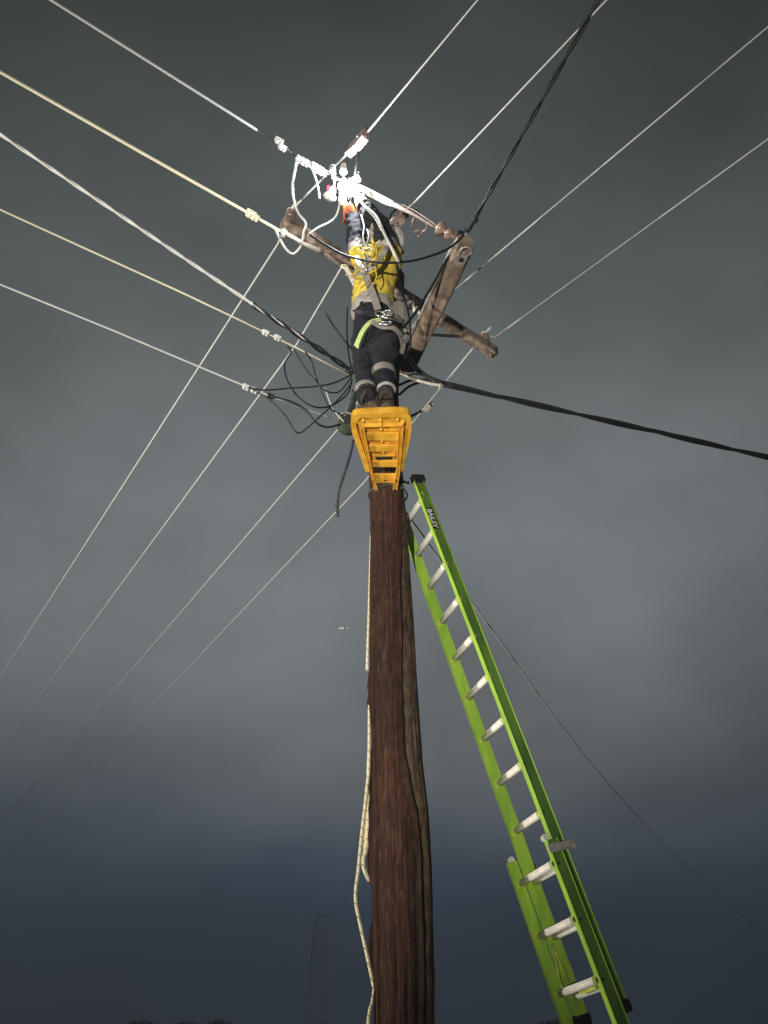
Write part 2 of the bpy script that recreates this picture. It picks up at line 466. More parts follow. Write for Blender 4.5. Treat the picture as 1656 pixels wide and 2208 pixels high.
for j in range(NZ + 1):
    z = -.05 + (ptop + .05) * j / NZ
    cx, r0 = pole_at(z)
    ck, ck2 = crackline(z), crack2(z)
    wck = .050 + .035 * max(0, noise.noise(V((1, 7, z * 1.6)))) + (.055 if z < 2.75 else 0)
    for i in range(NA):
        a = 2 * pi * i / NA - pi                 # 0 faces the camera, + is to the right
        ca_, sa_ = cos(a), sin(a)
        q = V((sa_ * 5.5, ca_ * 5.5, z * .9))
        ridg = noise.fractal(V((sa_ * 9, ca_ * 9, z * 1.1)), 1.0, 2.0, 5)
        fine = noise.fractal(V((sa_ * 26, ca_ * 26, z * 2.8 + 4)), 1.0, 2.0, 4)
        big = noise.noise(q)
        lump = noise.noise(V((sa_ * 1.4, ca_ * 1.4, z * .8 + 9)))
        strips = abs(noise.noise(V((sa_ * 12 + .8 * noise.noise(V((0, 0, z * 2))), ca_ * 12, z * .45 + 2))))
        dr = .008 * big + .0036 * ridg + .0028 * fine + .008 * lump - .0035 * max(0, .10 - strips) / .10
        da = a - ck
        groove = math.exp(-(da / wck) ** 2)
        d2 = a - ck2
        g2 = math.exp(-(d2 / .05) ** 2) * (1 if z < 3.7 else .35)
        sap = 1 / (1 + math.exp(-(da) / .02))         # right of the crack: bare grey wood
        if a > 2.4: sap *= max(0, 1 - (a - 2.4) / .4)
        # bark stands proud of the sapwood
        dr += -.050 * groove - .010 * sap - .024 * g2
        # lower bare patch left of the crack
        patch = 0
        if z < 3.0:
            w = max(0, min(1, (3.0 - z) / .5)) * math.exp(-((a - (ck - .34 - .05 * noise.noise(V((8, 8, z * 2))))) / (.13 + .05 * noise.noise(V((3, 1, z * 2.3))))) ** 4)
            patch = w * (.65 + .5 * noise.noise(V((a * 3, 2, z * 1.2))))
            dr -= .006 * w
        r = r0 + dr
        if j == NZ: pass
        pv.append((cx + sa_ * r, PY - ca_ * r, z))
        # colour attribute: R = bare wood amount, G = crack depth, B = stain/variation
        crumb = max(0, noise.noise(V((sa_ * 20, ca_ * 20, z * 5 + 31))) - .34) * 2.4
        left_bare = .18 * max(0, noise.noise(V((sa_ * 8, ca_ * 8, z * 1.2 + 11))))
        spk = max(0, noise.noise(V((sa_ * 34, ca_ * 34, z * 13))) - .48) * 3.6
        pc.append((max(0, min(1, max(sap * (.72 + .5 * fine + .2 * ridg), patch) + crumb * .5 + left_bare + spk)), min(1, groove + g2 * .8), .5 + .5 * ridg))
for j in range(NZ):
    for i in range(NA):
        a = j * NA + i; b = j * NA + (i + 1) % NA
        pf.append([a, b, b + NA, a + NA])
cpt = len(pv); pv.append((pole_at(ptop)[0], PY, ptop + .01)); pc.append((1, 0, .5))
for i in range(NA): pf.append([NZ * NA + i, NZ * NA + (i + 1) % NA, cpt])
me.from_pydata(pv, [], pf)
for p in me.polygons: p.use_smooth = True
at_ = me.color_attributes.new('wood', 'FLOAT_COLOR', 'POINT')
for i, c in enumerate(pc): at_.data[i].color = (*c, 1)
mw = bpy.data.materials.new('split_bark_over_sapwood'); mw.use_nodes = True
n, l = mw.node_tree.nodes, mw.node_tree.links; b = n['Principled BSDF']; b.inputs['Roughness'].default_value = .86; b.inputs['Specular IOR Level'].default_value = .25
an = n.new('ShaderNodeAttribute'); an.attribute_name = 'wood'
sx = n.new('ShaderNodeSeparateColor'); l.new(an.outputs['Color'], sx.inputs[0])
t = n.new('ShaderNodeTexCoord'); mpn = n.new('ShaderNodeMapping'); mpn.inputs['Scale'].default_value = (1, 1, .30); l.new(t.outputs['Object'], mpn.inputs[0])
nz = n.new('ShaderNodeTexNoise'); nz.inputs['Scale'].default_value = 34; nz.inputs['Detail'].default_value = 9; nz.inputs['Roughness'].default_value = .6; nz.inputs['Distortion'].default_value = .5; l.new(mpn.outputs[0], nz.inputs['Vector'])
rb = n.new('ShaderNodeValToRGB'); l.new(nz.outputs['Fac'], rb.inputs[0])
rb.color_ramp.elements[0].position = .34; rb.color_ramp.elements[0].color = (.023, .0105, .007, 1)
rb.color_ramp.elements[1].position = .70; rb.color_ramp.elements[1].color = (.082, .034, .020, 1)
e = rb.color_ramp.elements.new(.52); e.color = (.050, .020, .012, 1)
rs = n.new('ShaderNodeValToRGB'); l.new(nz.outputs['Fac'], rs.inputs[0])
rs.color_ramp.elements[0].position = .36; rs.color_ramp.elements[0].color = (.034, .022, .014, 1)
rs.color_ramp.elements[1].position = .68; rs.color_ramp.elements[1].color = (.16, .115, .075, 1)
mx = n.new('ShaderNodeMix'); mx.data_type = 'RGBA'; l.new(sx.outputs[0], mx.inputs['Factor']); l.new(rb.outputs[0], mx.inputs['A']); l.new(rs.outputs[0], mx.inputs['B'])
nl = n.new('ShaderNodeTexNoise'); nl.inputs['Scale'].default_value = 2.2; nl.inputs['Detail'].default_value = 3; l.new(mpn.outputs[0], nl.inputs['Vector'])
mrl = n.new('ShaderNodeMapRange'); l.new(nl.outputs['Fac'], mrl.inputs[0]); mrl.inputs[1].default_value = .3; mrl.inputs[2].default_value = .7; mrl.inputs[3].default_value = .5; mrl.inputs[4].default_value = 1.45
vs_ = n.new('ShaderNodeVectorMath'); vs_.operation = 'SCALE'; l.new(mx.outputs['Result'], vs_.inputs[0]); l.new(mrl.outputs[0], vs_.inputs['Scale'])
l.new(vs_.outputs[0], b.inputs['Base Color'])
bp = n.new('ShaderNodeBump'); bp.inputs['Distance'].default_value = .0035; bp.inputs['Strength'].default_value = 1; l.new(nz.outputs['Fac'], bp.inputs['Height']); l.new(bp.outputs[0], b.inputs['Normal'])
me.materials.append(mw)
link(bpy.data.objects.new('pole_shaft', me), pole_thing)

# torn bark flaps standing off the left edge
for k, (y0, y1, off) in enumerate([(1440, 1560, .022), (1615, 1910, .030), (1990, 2100, .022), (1180, 1290, .010)]):
    za, zb = atY(800, y0, PY).z, atY(800, y1, PY).z
    fv, ff = [], []
    nn = 40
    for j in range(nn + 1):
        z = zb + (za - zb) * j / nn
        cx, r0 = pole_at(z)
        wv = sin(pi * j / nn) ** .4
        for i in range(6):
            a = -1.50 + .06 * i - .25
            rr = r0 + .004 + off * wv * (1 - i / 6) * (1 + .6 * noise.noise(V((k, 0, z * 14))))
            fv.append((cx + sin(a) * rr, PY - cos(a) * rr, z))
        for i in range(6):
            a = -1.50 + .06 * (5 - i) - .25
            rr = r0 - .008
            fv.append((cx + sin(a) * rr, PY - cos(a) * rr, z))
    for j in range(nn):
        for i in range(12):
            ff.append([j * 12 + i, j * 12 + (i + 1) % 12, (j + 1) * 12 + (i + 1) % 12, (j + 1) * 12 + i])
    ff.append(list(range(12))[::-1]); ff.append([nn * 12 + i for i in range(12)])
    g = G(); g._add(fv, ff, 0, True); g.build('bark_flap', mw, pole_thing)

# rough timber beam with rounded, weathered edges
def beam(a, b, w, h, up=(0, 0, 1), seed=0, nl=60, rough=.006):
    a, b = V(a), V(b); d = (b - a).normalized(); u = V(up); u = (u - d * u.dot(d)).normalized(); s = d.cross(u)
    vs, fs = [], []; n = 28
    L = (b - a).length
    for j in range(nl + 1):
        t = j / nl; c = a + (b - a) * t
        endk = 1.0 - .10 * (abs(2 * t - 1) ** 24)
        for i in range(n):
            an = 2 * pi * i / n
            cx, sy = cos(an), sin(an); p = 7
            k = (abs(cx) ** p + abs(sy) ** p) ** (-1 / p)
            x, y = cx * k * w / 2 * endk, sy * k * h / 2 * endk
            q = noise.fractal(V((x * 30 + seed, y * 30, t * L * 2.2)), 1, 2, 4)
            kk = 1 + rough / (w / 2) * q
            vs.append(c + s * x * kk + u * y * kk)
    for j in range(nl):
        for i in range(n): fs.append([j * n + i, j * n + (i + 1) % n, (j + 1) * n + (i + 1) % n, (j + 1) * n + i])
    fs.append(list(range(n))[::-1]); fs.append([len(vs) - n + i for i in range(n)])
    g = G(); g._add(vs, fs, 0, True); g.sm[-1] = g.sm[-2] = False
    return g
HB = 5.60
Ba, Bb = atH(610, 478, HB), atH(1066, 761, HB)
dB = (Bb - Ba).normalized()
xb = beam(Ba, Bb, .105, .115, seed=1, rough=.010).build('crossarm', M['timber_grey'], pole_thing)
HC = 4.84
Ca, Cb = atH(1004, 520, HC), atH(872, 800, HC)
dC = (Cb - Ca).normalized()
xc = beam(Ca, Cb, .135, .15, seed=7, rough=.006).build('crossarm', M['timber'], pole_thing)
# steel end bracket under the near end of the crossarm
g = G()
cbk = Ca + dC * .10 - V((0, 0, .082))
sC = dC.cross(V((0, 0, 1)))
g.box(cbk, (dC, sC, (0, 0, 1)), (.038, .038, .006), 0)
g.box(cbk - V((0, 0, .008)), (dC, sC, (0, 0, 1)), (.016, .016, .008), 1)
hk = cbk + sC * -.03
g.tube([cbk + sC * .03 - dC * .04 - V((0, 0, .01)), cbk + sC * .045 - dC * .09 - V((0, 0, .01)), cbk - dC * .12 - V((0, 0, .012)), cbk - sC * .035 - dC * .09 - V((0, 0, .01)), cbk - sC * .03 - dC * .05 - V((0, 0, .01))], .008, 8, smooth_path=5)
g.build('end_bracket', [M['galv'], M['rubber']], xc)
# bolts and steel straps that tie arms to the pole
g = G()
for t in (.02, .97):
    p = Bb - dB * (.06 if t > .5 else 2.0)
    g.tube([p - V((0, 0, .06)), p - V((0, 0, .085))], .014, 6)
for px, py in ((922, 688), (932, 690), (940, 700)):
    p = atH(px, py, HB - .062); g.tube([p, p - V((0, 0, .02))], .012, 6)
for px, py in ((1052, 768), (1060, 772)):
    p = atH(px, py, HB - .062); g.tube([p, p - V((0, 0, .02))], .012, 6)
g.build('bolt', M['rust'], xb, split=True)
g = G()     # long pale conduit running down the left side of the near crossarm
g.tube([Ca + sC * -.0 + V((0, 0, 0)) + dC * .05 - sC * .078, Ca + dC * .9 - sC * .082, Cb - sC * .083], .012, 8, smooth_path=4)
g.build('earth_strap', M['galv'], xc)
# diagonal brace beneath crossarm
g = G(); cxp, rp = pole_at(HB + CAMZ - .55)
g.bar(V((cxp, PY, HB + CAMZ - .55)) + V((rp * .6, .0, 0)), Ba + dB * 2.0 - V((0, 0, .06)), .04, .006)
g.bar(V((cxp, PY, HB + CAMZ - .55)) - V((rp * .6, .0, 0)), Ba + dB * .62 - V((0, 0, .06)), .04, .006)
g.build('brace', M['galv'], pole_thing, split=True)

# ------------------------------------------------------------------ insulators on the crossarm
def pin_ins(p, s=1.0, m='porc_brown'):
    g = G(); p = V(p)
    g.tube([p, p + V((0, 0, .05 * s))], .010 * s, 8, 1)
    g.lathe(p + V((0, 0, .045 * s)), p + V((0, 0, .165 * s)), [(0, .028 * s), (.02, .044 * s), (.25, .046 * s), (.34, .030 * s), (.42, .030 * s), (.46, .040 * s), (.62, .040 * s), (.70, .022 * s), (.80, .022 * s), (.84, .032 * s), (.96, .028 * s), (1, .010 * s)], 20, 0)
    return g.build('pin_insulator', [M[m], M['galv']], pole_thing)
HW = HB + .20
PINS = [(625, 484), (761, 566), (943, 668), (1058, 742)]
pin_xyz = []
for px, py in PINS:
    # nearest point of the arm
    q = atH(px, py, HB); t = (q - Ba).dot(dB); pa = Ba + dB * t + V((0, 0, .05))
    pin_ins(pa); pin_xyz.append(pa + V((0, 0, .150)))

# ------------------------------------------------------------------ overhead conductors
def extend(a, b, L):
    return b + (b - a).normalized() * L
def conductor(name, pts, r, m, label, cat='power line', group=None, n=7, far=None, sp=0):
    root = thing(name, pts[0] if False else (0, 0, 0), label, cat, group) if False else None
    g = G(); g.tube(pts, r, n, smooth_path=sp)
    return g.build(name, M[m], None, label, cat, group)
def sag(a, b, s, n=24):
    return [a.lerp(b, i / n) - V((0, 0, 4 * s * (i / n) * (1 - i / n))) for i in range(n + 1)]
def clampobj(p, d, parent, s=1.0, m='galv', name='line_clamp'):
    """parallel-groove clamp: two jaws, bolt heads"""
    g = G(); p = V(p); d = V(d).normalized(); u = V((0, 0, 1)); u = (u - d * u.dot(d)).normalized(); w = d.cross(u)
    g.box(p + u * .010 * s, (d, w, u), (.034 * s, .020 * s, .009 * s), 0, .003 * s)
    g.box(p - u * .012 * s, (d, w, u), (.030 * s, .018 * s, .009 * s), 0, .003 * s)
    for k in (-1, 1):
        g.tube([p + d * .016 * s * k - u * .040 * s, p + d * .016 * s * k + u * .032 * s], .007 * s, 6)
        g.tube([p + d * .016 * s * k - u * .030 * s, p + d * .016 * s * k - u * .021 * s], .012 * s, 6)
    return g.build(name, M[m], parent)

mains = []
rw = [((1030, 0), (780, 300)), ((1308, 0), (892, 438)), ((1656, 58), (948, 652)), ((1656, 300), (1066, 728))]
lwr = [((600, 525), (0, 1460)), ((640, 742), (40, 1562)), ((725, 930), (150, 1600)), ((785, 1040), (100, 1762))]
names = ['pale conductor passing above the raised hands, topmost of four crossing the upper right',
         'pale overhead conductor with a wedge clamp just right of the lineman\'s raised arms',
         'pale overhead conductor tied to the insulator right of the thick brown crossarm',
         'pale overhead conductor tied to the free right end of the weathered crossarm']
for k in range(4):
    P = pin_xyz[k]; H = P.z - CAMZ
    (a, b), (c, d) = rw[k], lwr[k]
    A, B = atH(*a, H), atH(*b, H)
    C, D = atH(*c, H), atH(*d, H)
    # right-hand part runs up over the camera, left-hand part away to the far left
    dirR = (A - B).normalized(); dirL = (D - C).normalized()
    far = D + dirL * 22
    pts = [A + dirR * 30, A + dirR * 8, A, B, P, C, C.lerp(D, .3), C.lerp(D, .65), D, far]
    g = G(); g.tube(pts, [.0050, .0050, .0058, .0085, .0095, .0095, .0095, .0098, .0090, .0070], 7)
    root = g.build('overhead_conductor', M['wire'], None, names[k], 'power line', 'four parallel conductors passing the pole')
    mains.append((root, pts))
    gg = G(); gg.ring(P, (0, 0, 1), .030, .005); gg.tube([P - dirL * .10, P + dirL * .10], .013, 8)
    gg.build('tie_wire', M['alu'], root)
# wedge clamps on the first two conductors, live-line spool clamp on the last
def wedge(px, py, k, s=1.0):
    root, pts = mains[k]; H = pin_xyz[k].z - CAMZ
    p = atH(px, py, H); d = (pts[0] - pts[3]).normalized(); u = V((0, 0, 1)); w = d.cross(u)
    g = G()
    poly = [p - d * .10 * s - u * .012, p + d * .02 * s - u * .055 * s, p + d * .10 * s - u * .05 * s, p + d * .12 * s + u * .02 * s, p - d * .06 * s + u * .02 * s]
    g.prism([q - w * .028 * s for q in poly], w * .056 * s)
    g.tube([p + d * .09 * s - u * .06 * s, p + d * .12 * s + u * .05 * s], .010, 6)
    g.tube([p + d * .06 * s - w * .045 * s - u * .02, p + d * .06 * s + w * .045 * s - u * .02], .009, 6)
    g.build('wedge_clamp', M['rust'], root)
    return p
wc0 = wedge(768, 312, 0, 1.15)
wc1 = wedge(852, 478, 1, 1.3)
root, pts = mains[3]
H3 = pin_xyz[3].z - CAMZ
p3 = atH(925, 878, H3); d3 = (atH(885, 922, H3) - p3).normalized()
g = G()
for k in range(3):
    c = p3 + d3 * (.035 * (k - 1)); g.ring(c, d3 + V((.3, 0, .5)), .030, .009); g.tube([c - d3 * .01, c + d3 * .01], .022, 10)
g.build('spool_clamp', M['porc'], root)
root1 = mains[1][0]
g = G(); pc1 = atH(886, 452, pin_xyz[1].z - CAMZ)
g.ball(pc1 + V((.03, .02, -.02)), .038, sub=2, sc=(1, .8, .9), rough=.2); g.tube([pc1 - V((.05, 0, .03)), pc1 + V((.05, .03, -.02))], .018, 8)
g.build('cable_boot', M['rubber'], root1)

# branch lines coming from the upper left
HW1 = 5.56
def branch(pts, r, m, label, sp=6, ext=12, name='overhead_conductor', cat='power line', group='lines arriving from the upper left'):
    P = [atH(x, y, h) for x, y, h in pts]
    P = [P[0] + (P[0] - P[1]).normalized() * ext] + P
    g = G(); g.tube(P, r, 7)
    return g.build(name, M[m], None, label, cat, group), P
b1, _ = branch([(110, 0, HW1), (555, 281, HW1)], .0095, 'wire', 'pale conductor ending at dark rods, topmost of the lines from the left')
b2, P2 = branch([(0, 155, 5.45), (300, 326, 5.45), (540, 462, 5.45), (600, 496, 5.46), (690, 540, 5.47)], .0125, 'wire_warm', 'thick yellowish conductor strained off at the left end of the weathered crossarm')
b4, _ = branch([(0, 452, 4.55), (390, 630, 4.5), (570, 716, 4.47), (640, 750, 4.45), (765, 815, 4.42)], .0070, 'wire_warm', 'thin warm coloured line with two small clamps meeting the pole behind the twisted cable')
b5, _ = branch([(0, 613, 4.1), (250, 715, 4.08), (430, 791, 4.05), (530, 833, 4.02), (580, 853, 4.0), (742, 912, 3.97)], .0062, 'wire', 'lowest thin grey line from the left, ending beside the yellow platform')
dW = (atH(555, 281, HW1) - atH(110, 0, HW1)).normalized()
for x, y in ((572, 717), (598, 728)): clampobj(atH(x, y, 4.45), dW, b4, .8, 'alu')
for x, y in ((530, 834), (548, 841)): clampobj(atH(x, y, 4.02), dW, b5, .8, 'alu')
clampobj(atH(583, 854, 4.0), dW, b5, .8, 'rubber')
clampobj(atH(541, 462, 5.45), dW, b2, 1.3, 'wire_warm'); clampobj(atH(549, 468, 5.45), dW, b2, 1.1, 'wire_warm')
g = G(); pe = atH(612, 500, 5.46)
g.ball(pe, .030, sc=(1, 1, 1), rough=.3); g.tube([pe + V((0, 0, .06)), pe - V((0, 0, .055))], .015, 8); g.tube([pe, pe + dW * .34], .016, 8)
g.build('dead_end_clamp', M['porc'], b2)
g = G(); pe = atH(648, 521, 5.46)
g.tube([pe, atH(690, 541, 5.47)], .013, 8); g.ball(atH(648, 521, 5.47), .028, rough=.2); g.ball(atH(688, 540, 5.48), .030, rough=.2)
g.tube([atH(700, 546, 5.47), atH(760, 577, 5.50)], .010, 6)
g.build('strain_strap', M['rust'], b2)

# twisted service cable: bright sheath far out, black near the pole
g = G()
A, B_ = atH(10, 296, 4.75), atH(757, 799, 4.48)
A0 = A + (A - B_).normalized() * 10
def strands(a, b, R, pitch, r, ph0, nst=3, g=None, sg=0.0, n=None, mi=0):
    d = (b - a); L = d.length; dn = d.normalized(); u = V((0, 0, 1)); u = (u - dn * u.dot(dn)).normalized(); w = dn.cross(u)
    n = n or int(L / pitch * 10) + 2
    for k in range(nst):
        pts = []
        for i in range(n + 1):
            t = i / n; an = ph0 + 2 * pi * k / nst + 2 * pi * t * L / pitch
            pts.append(a + d * t + (u * cos(an) + w * sin(an)) * R - V((0, 0, 4 * sg * t * (1 - t))))
        g.tube(pts, r, 6, mi)
Pm = A.lerp(B_, .84)
strands(A0, Pm, .0055, .36, .0082, 0, 2, g)
g.build('service_cable', M['alu'], None, 'twisted service cable from the left, bright then black where it meets the pole', 'power line', 'lines arriving from the upper left')
sv = bpy.data.objects['service_cable']
g = G(); strands(Pm - (B_ - A).normalized() * .5, B_, .013, .40, .011, .4, 2, g); g.build('black_sheath', M['black'], sv, split=True)
g = G(); g.ball(B_, .035, rough=.3, sc=(1.3, 1, .8)); g.tube([B_, V((pole_at(B_.z)[0] - .1, PY - .1, B_.z - .02))], .02, 8); g.build('anchor_clamp', M['rubber'], sv)

# ------------------------------------------------------------------ strain string and lit tail across the pole top
def P5(x, y, h): return atH(x, y, h)
ss = thing('strain_insulator_string', atH(555, 281, HW1), 'bright clamps and dark rods strung past the gloved hands to the brown crossarm', 'insulator string')
g = G()
g.tube([P5(555, 281, HW1), P5(600, 309, HW1)], .006, 6, 0); g.tube([P5(612, 317, HW1), P5(645, 341, HW1)], .006, 6, 0)  # dark rods added for stretches where the wire is lost against the sky
g.tube([P5(668, 352, HW1), P5(678, 360, HW1)], .007, 6); g.tube([P5(698, 370, HW1), P5(736, 388, HW1)], .012, 8)
g.build('dark_wire_rod', M['dkgrey'], ss, split=True)
for (x, y, s) in ((602, 304, 1.0), (609, 318, .95), (648, 345, 1.1), (656, 349, 1.1), (664, 352, .9), (679, 360, 1.15), (687, 366, 1.25), (697, 371, .95)):
    clampobj(P5(x, y, HW1), dW + V((0, 0, .1)), ss, s, 'alu', 'shackle')
g = G()
gt = G(); gt.tube([P5(772, 403, 5.54), P5(800, 417, 5.50), P5(832, 433, 5.42), P5(850, 441, 5.37)], [.024, .029, .027, .022], 12, smooth_path=4); gt.build('lit_tail', M['white_cable'], ss)  # white sleeve: lamplight on the tail's first part put into colour
cuff = [(772, 403, 5.54), (800, 417, 5.50), (832, 433, 5.42), (866, 449, 5.32), (900, 467, 5.22), (945, 495, 5.08)]
g.tube([P5(*c) for c in cuff], [.022, .026, .024, .019, .013, .010], 10, smooth_path=4)
g.tube([P5(835, 432, 5.44), P5(880, 447, 5.34), P5(930, 478, 5.16), P5(950, 494, 5.08)], .006, 6, smooth_path=4)
g.build('conductor_tail', M['rust'], ss)
g = G()
a, b = P5(940, 488, 5.10), P5(990, 517, 4.96)
g.lathe(a, b, [(0, .012), (.05, .014), (.12, .05), (.22, .058), (.32, .045), (.38, .022), (.45, .022), (.50, .046), (.60, .050), (.68, .03), (.74, .014), (1, .012)], 18)
g.build('disc_insulator', M['porc_brown'], ss)
g = G(); 
g.tube([b, Ca + V((0, 0, .06)) - dC * .02], .012, 8); g.ball(b, .022, rough=.1)
g.build('shackle', M['galv'], ss)
# dangling clamp below the tail
g = G()
for pl_ in ([(893, 470), (889, 482), (892, 492), (898, 500)], [(920, 482), (922, 488), (917, 497), (911, 503)]):
    g.tube([P5(x, y, 5.16) for x, y in pl_], .008, 6, smooth_path=3)
for x, y, r in ((897, 499, .017), (902, 498, .012), (903, 510, .012), (910, 503, .014), (914, 499, .015), (906, 504, .010)):
    g.ball(P5(x, y, 5.16), r, rough=.2)
g.build('dangling_clamp', M['rust'], ss)
# white cup insulator with red tag, pins around the hands
cup = thing('cup_insulator', P5(712, 420, 5.5), 'white porcelain cup insulator with red tag hanging just left of the gloved hands', 'insulator')
g = G(); a, b = P5(720, 402, 5.52), P5(708, 432, 5.44)
g.lathe(a, b, [(0, .012), (.1, .022), (.3, .030), (.5, .034), (.6, .050), (.85, .054), (1, .03)], 18); g.build('shell', M['porc'], cup)
g = G(); g.box(P5(708, 406, 5.48), ((1, 0, 0), (0, 1, 0), (0, 0, 1)), (.012, .010, .03), 0, .003); g.build('tag', M['red'], cup)
g = G(); g.tube([a, P5(722, 384, 5.56)], .008, 6); g.build('hook', M['alu'], cup)
for x, y, lab in ((716, 368, 'small bright pin fitting standing left of the gloved hands'), (740, 366, 'small bright pin fitting just above the gloved hands'), (770, 383, 'bright pin fitting right of the gloved hands')):
    g = G(); p = P5(x, y + 8, 5.56)
    g.lathe(p, p + V((0, 0, .13)), [(0, .012), (.2, .014), (.25, .026), (.5, .028), (.55, .018), (.65, .018), (.7, .024), (.9, .02), (1, .008)], 14)
    g.ring(p + V((0, 0, .02)), (0, 0, 1), .024, .007)
    g.tube([p, p + V((0.0, 0, -.05)), P5(752, 392, 5.50)], .007, 6)
    g.build('pin_fitting', M['alu'], None, lab, 'line fitting', 'pin fittings round the raised hands')
# thin steel rod from the wedge clamp down to the hands
g = G(); g.tube([wc0 + V((.02, 0, 0)), P5(770, 345, 5.70), P5(765, 378, 5.60)], .012, 8)
g.build('jumper_lead', M['black'], None, 'short black lead from the wedge clamp above the hands down to the bright fitting', 'cable')

# ------------------------------------------------------------------ loose cables and jumpers
def cable(pts, r, m, label, mode='H', name='cable', cat='cable', group=None, sp=6, n=7):
    P = [(atH if mode == 'H' else atY)(x, y, h) for x, y, h in pts]
    g = G(); g.tube(P, r, n, smooth_path=sp)
    return g.build(name, M[m], None, label, cat, group)
def ramped(pts, h0, h1):
    n = len(pts) - 1
    return [(x, y, h0 + (h1 - h0) * i / n) for i, (x, y) in enumerate(pts)]
cable(ramped([(642, 337), (634, 378), (631, 405), (635, 437), (645, 461), (657, 476), (660, 486), (655, 499), (653, 515), (648, 532), (632, 547), (616, 536), (603, 514), (593, 492)], 5.54, 5.42), .0105, 'white_cable', 'long white jumper looping from the bright clamps down under the left end of the crossarm', name='jumper_cable', group='white jumper cables')
cable(ramped([(667, 504), (687, 490), (710, 479), (725, 465), (732, 441), (733, 414)], 5.45, 5.52), .0095, 'white_cable', 'white jumper curving up from the crossarm to the orange cuffed glove', name='jumper_cable', group='white jumper cables')
cable(ramped([(671, 358), (680, 383), (686, 405), (689, 428)], 5.54, 5.40), .008, 'white_cable', 'short white cable tail hanging free inside the big white loop', name='jumper_cable', group='white jumper cables')
cable([(771, 412, 3.62), (783, 440, 3.50), (812, 466, 3.42), (828, 502, 3.38), (846, 538, 3.36), (858, 566, 3.42)], .0105, 'white_cable', 'white cable draped down over the right raised sleeve', mode='Y', name='jumper_cable', group='white jumper cables')
cable([(770, 420, 3.62), (776, 432, 3.52), (786, 446, 3.46), (808, 470, 3.42), (822, 496, 3.38)], .006, 'white_cable', 'thin white line beside the cable over the right raised sleeve', mode='Y', name='thin_line', cat='cord')
cable([(1008, 495, 3.60), (985, 522, 3.58), (955, 542, 3.54), (905, 559, 3.48), (857, 566, 3.42), (812, 566, 3.38), (775, 559, 3.40), (740, 549, 3.44), (705, 530, 3.50), (668, 507, 3.58)], .0085, 'black', 'black cable sagging across the back of the yellow shirt between the two crossarms', mode='Y', group='loose black cables')
cable([(884, 447, 4.0), (862, 447, 3.95), (845, 460, 3.85), (838, 480, 3.75), (836, 505, 3.6), (842, 530, 3.45), (856, 566, 3.42)], .0075, 'black', 'black cable curling from the clamp round the right shoulder', mode='Y', group='loose black cables')
cable([(856, 570, 3.44), (860, 600, 3.7), (868, 629, 3.95), (879, 669, 4.1), (884, 703, 4.2), (885, 758, 4.35)], .0095, 'black', 'black cable dropping from the right shoulder to the foot of the brown crossarm', mode='Y', group='loose black cables')
cable([(1006, 492, 3.62), (988, 520, 3.66), (962, 562, 3.75), (935, 611, 3.82), (905, 660, 3.86), (884, 690, 3.84), (862, 712, 3.8)], .0095, 'black', 'black cable lying along the left side of the thick brown crossarm', mode='Y', group='loose black cables')
# left clutter
LC = 'thin black cables looping left of the platform'
for pts, y0, y1, r, lab in (
    ([(619, 746), (628, 759), (614, 784), (619, 818), (639, 851), (667, 873), (694, 879), (722, 871), (750, 848), (759, 818)], 4.1, 4.45, .0065, 'thin black cable making the widest round loop left of the trouser legs'),
    ([(633, 751), (656, 790), (678, 818), (703, 843), (728, 846), (744, 832), (759, 810)], 4.1, 4.45, .0055, 'thin black cable in the shallow inner loop left of the legs'),
    ([(658, 758), (672, 779), (681, 812), (694, 846), (711, 879), (739, 897)], 4.15, 4.5, .0065, 'thin black cable falling steeply to the left edge of the platform'),
    ([(536, 836), (572, 841), (625, 837), (681, 833), (722, 825), (757, 808)], 4.2, 4.45, .0065, 'thin black cable running nearly level from the lowest line to the anchor clamp'),
    ([(583, 854), (625, 865), (656, 882), (683, 912), (706, 921), (733, 915)], 4.2, 4.5, .0075, 'black cable from the dark clamp dipping to the green bag'),
    ([(556, 845), (592, 871), (619, 901), (636, 929), (650, 932), (678, 909), (711, 879), (739, 851), (759, 824)], 4.2, 4.45, .0055, 'thin black cable in the lowest V shaped loop left of the platform'),
    ([(703, 676), (722, 707), (750, 743), (768, 762)], 4.2, 4.5, .0075, 'blurred dark cable reaching the left hip from the upper left'),
    ([(749, 662), (748, 709), (751, 759), (759, 800)], 4.35, 4.5, .0065, 'black cable hanging straight down beside the left hip')):
    k = len(pts) - 1
    cable([(x, y, y0 + (y1 - y0) * i / k) for i, (x, y) in enumerate(pts)], r, 'black', lab, mode='Y', group=LC)
cable([(700, 835, 4.4), (717, 880, 4.45), (742, 910, 4.5)], .0045, 'wire', 'short thin grey wire behind the cable loops left of the platform', mode='Y', group=None, name='wire')
cable([(762, 950, 4.55), (754, 985, 4.5), (742, 1022, 4.45), (731, 1058, 4.42), (727, 1085, 4.42), (728, 1112, 4.42)], [.010, .011, .011, .010, .013, .012], 'dkgrey', 'dark grey cable end hanging free below the left side of the platform', mode='Y')
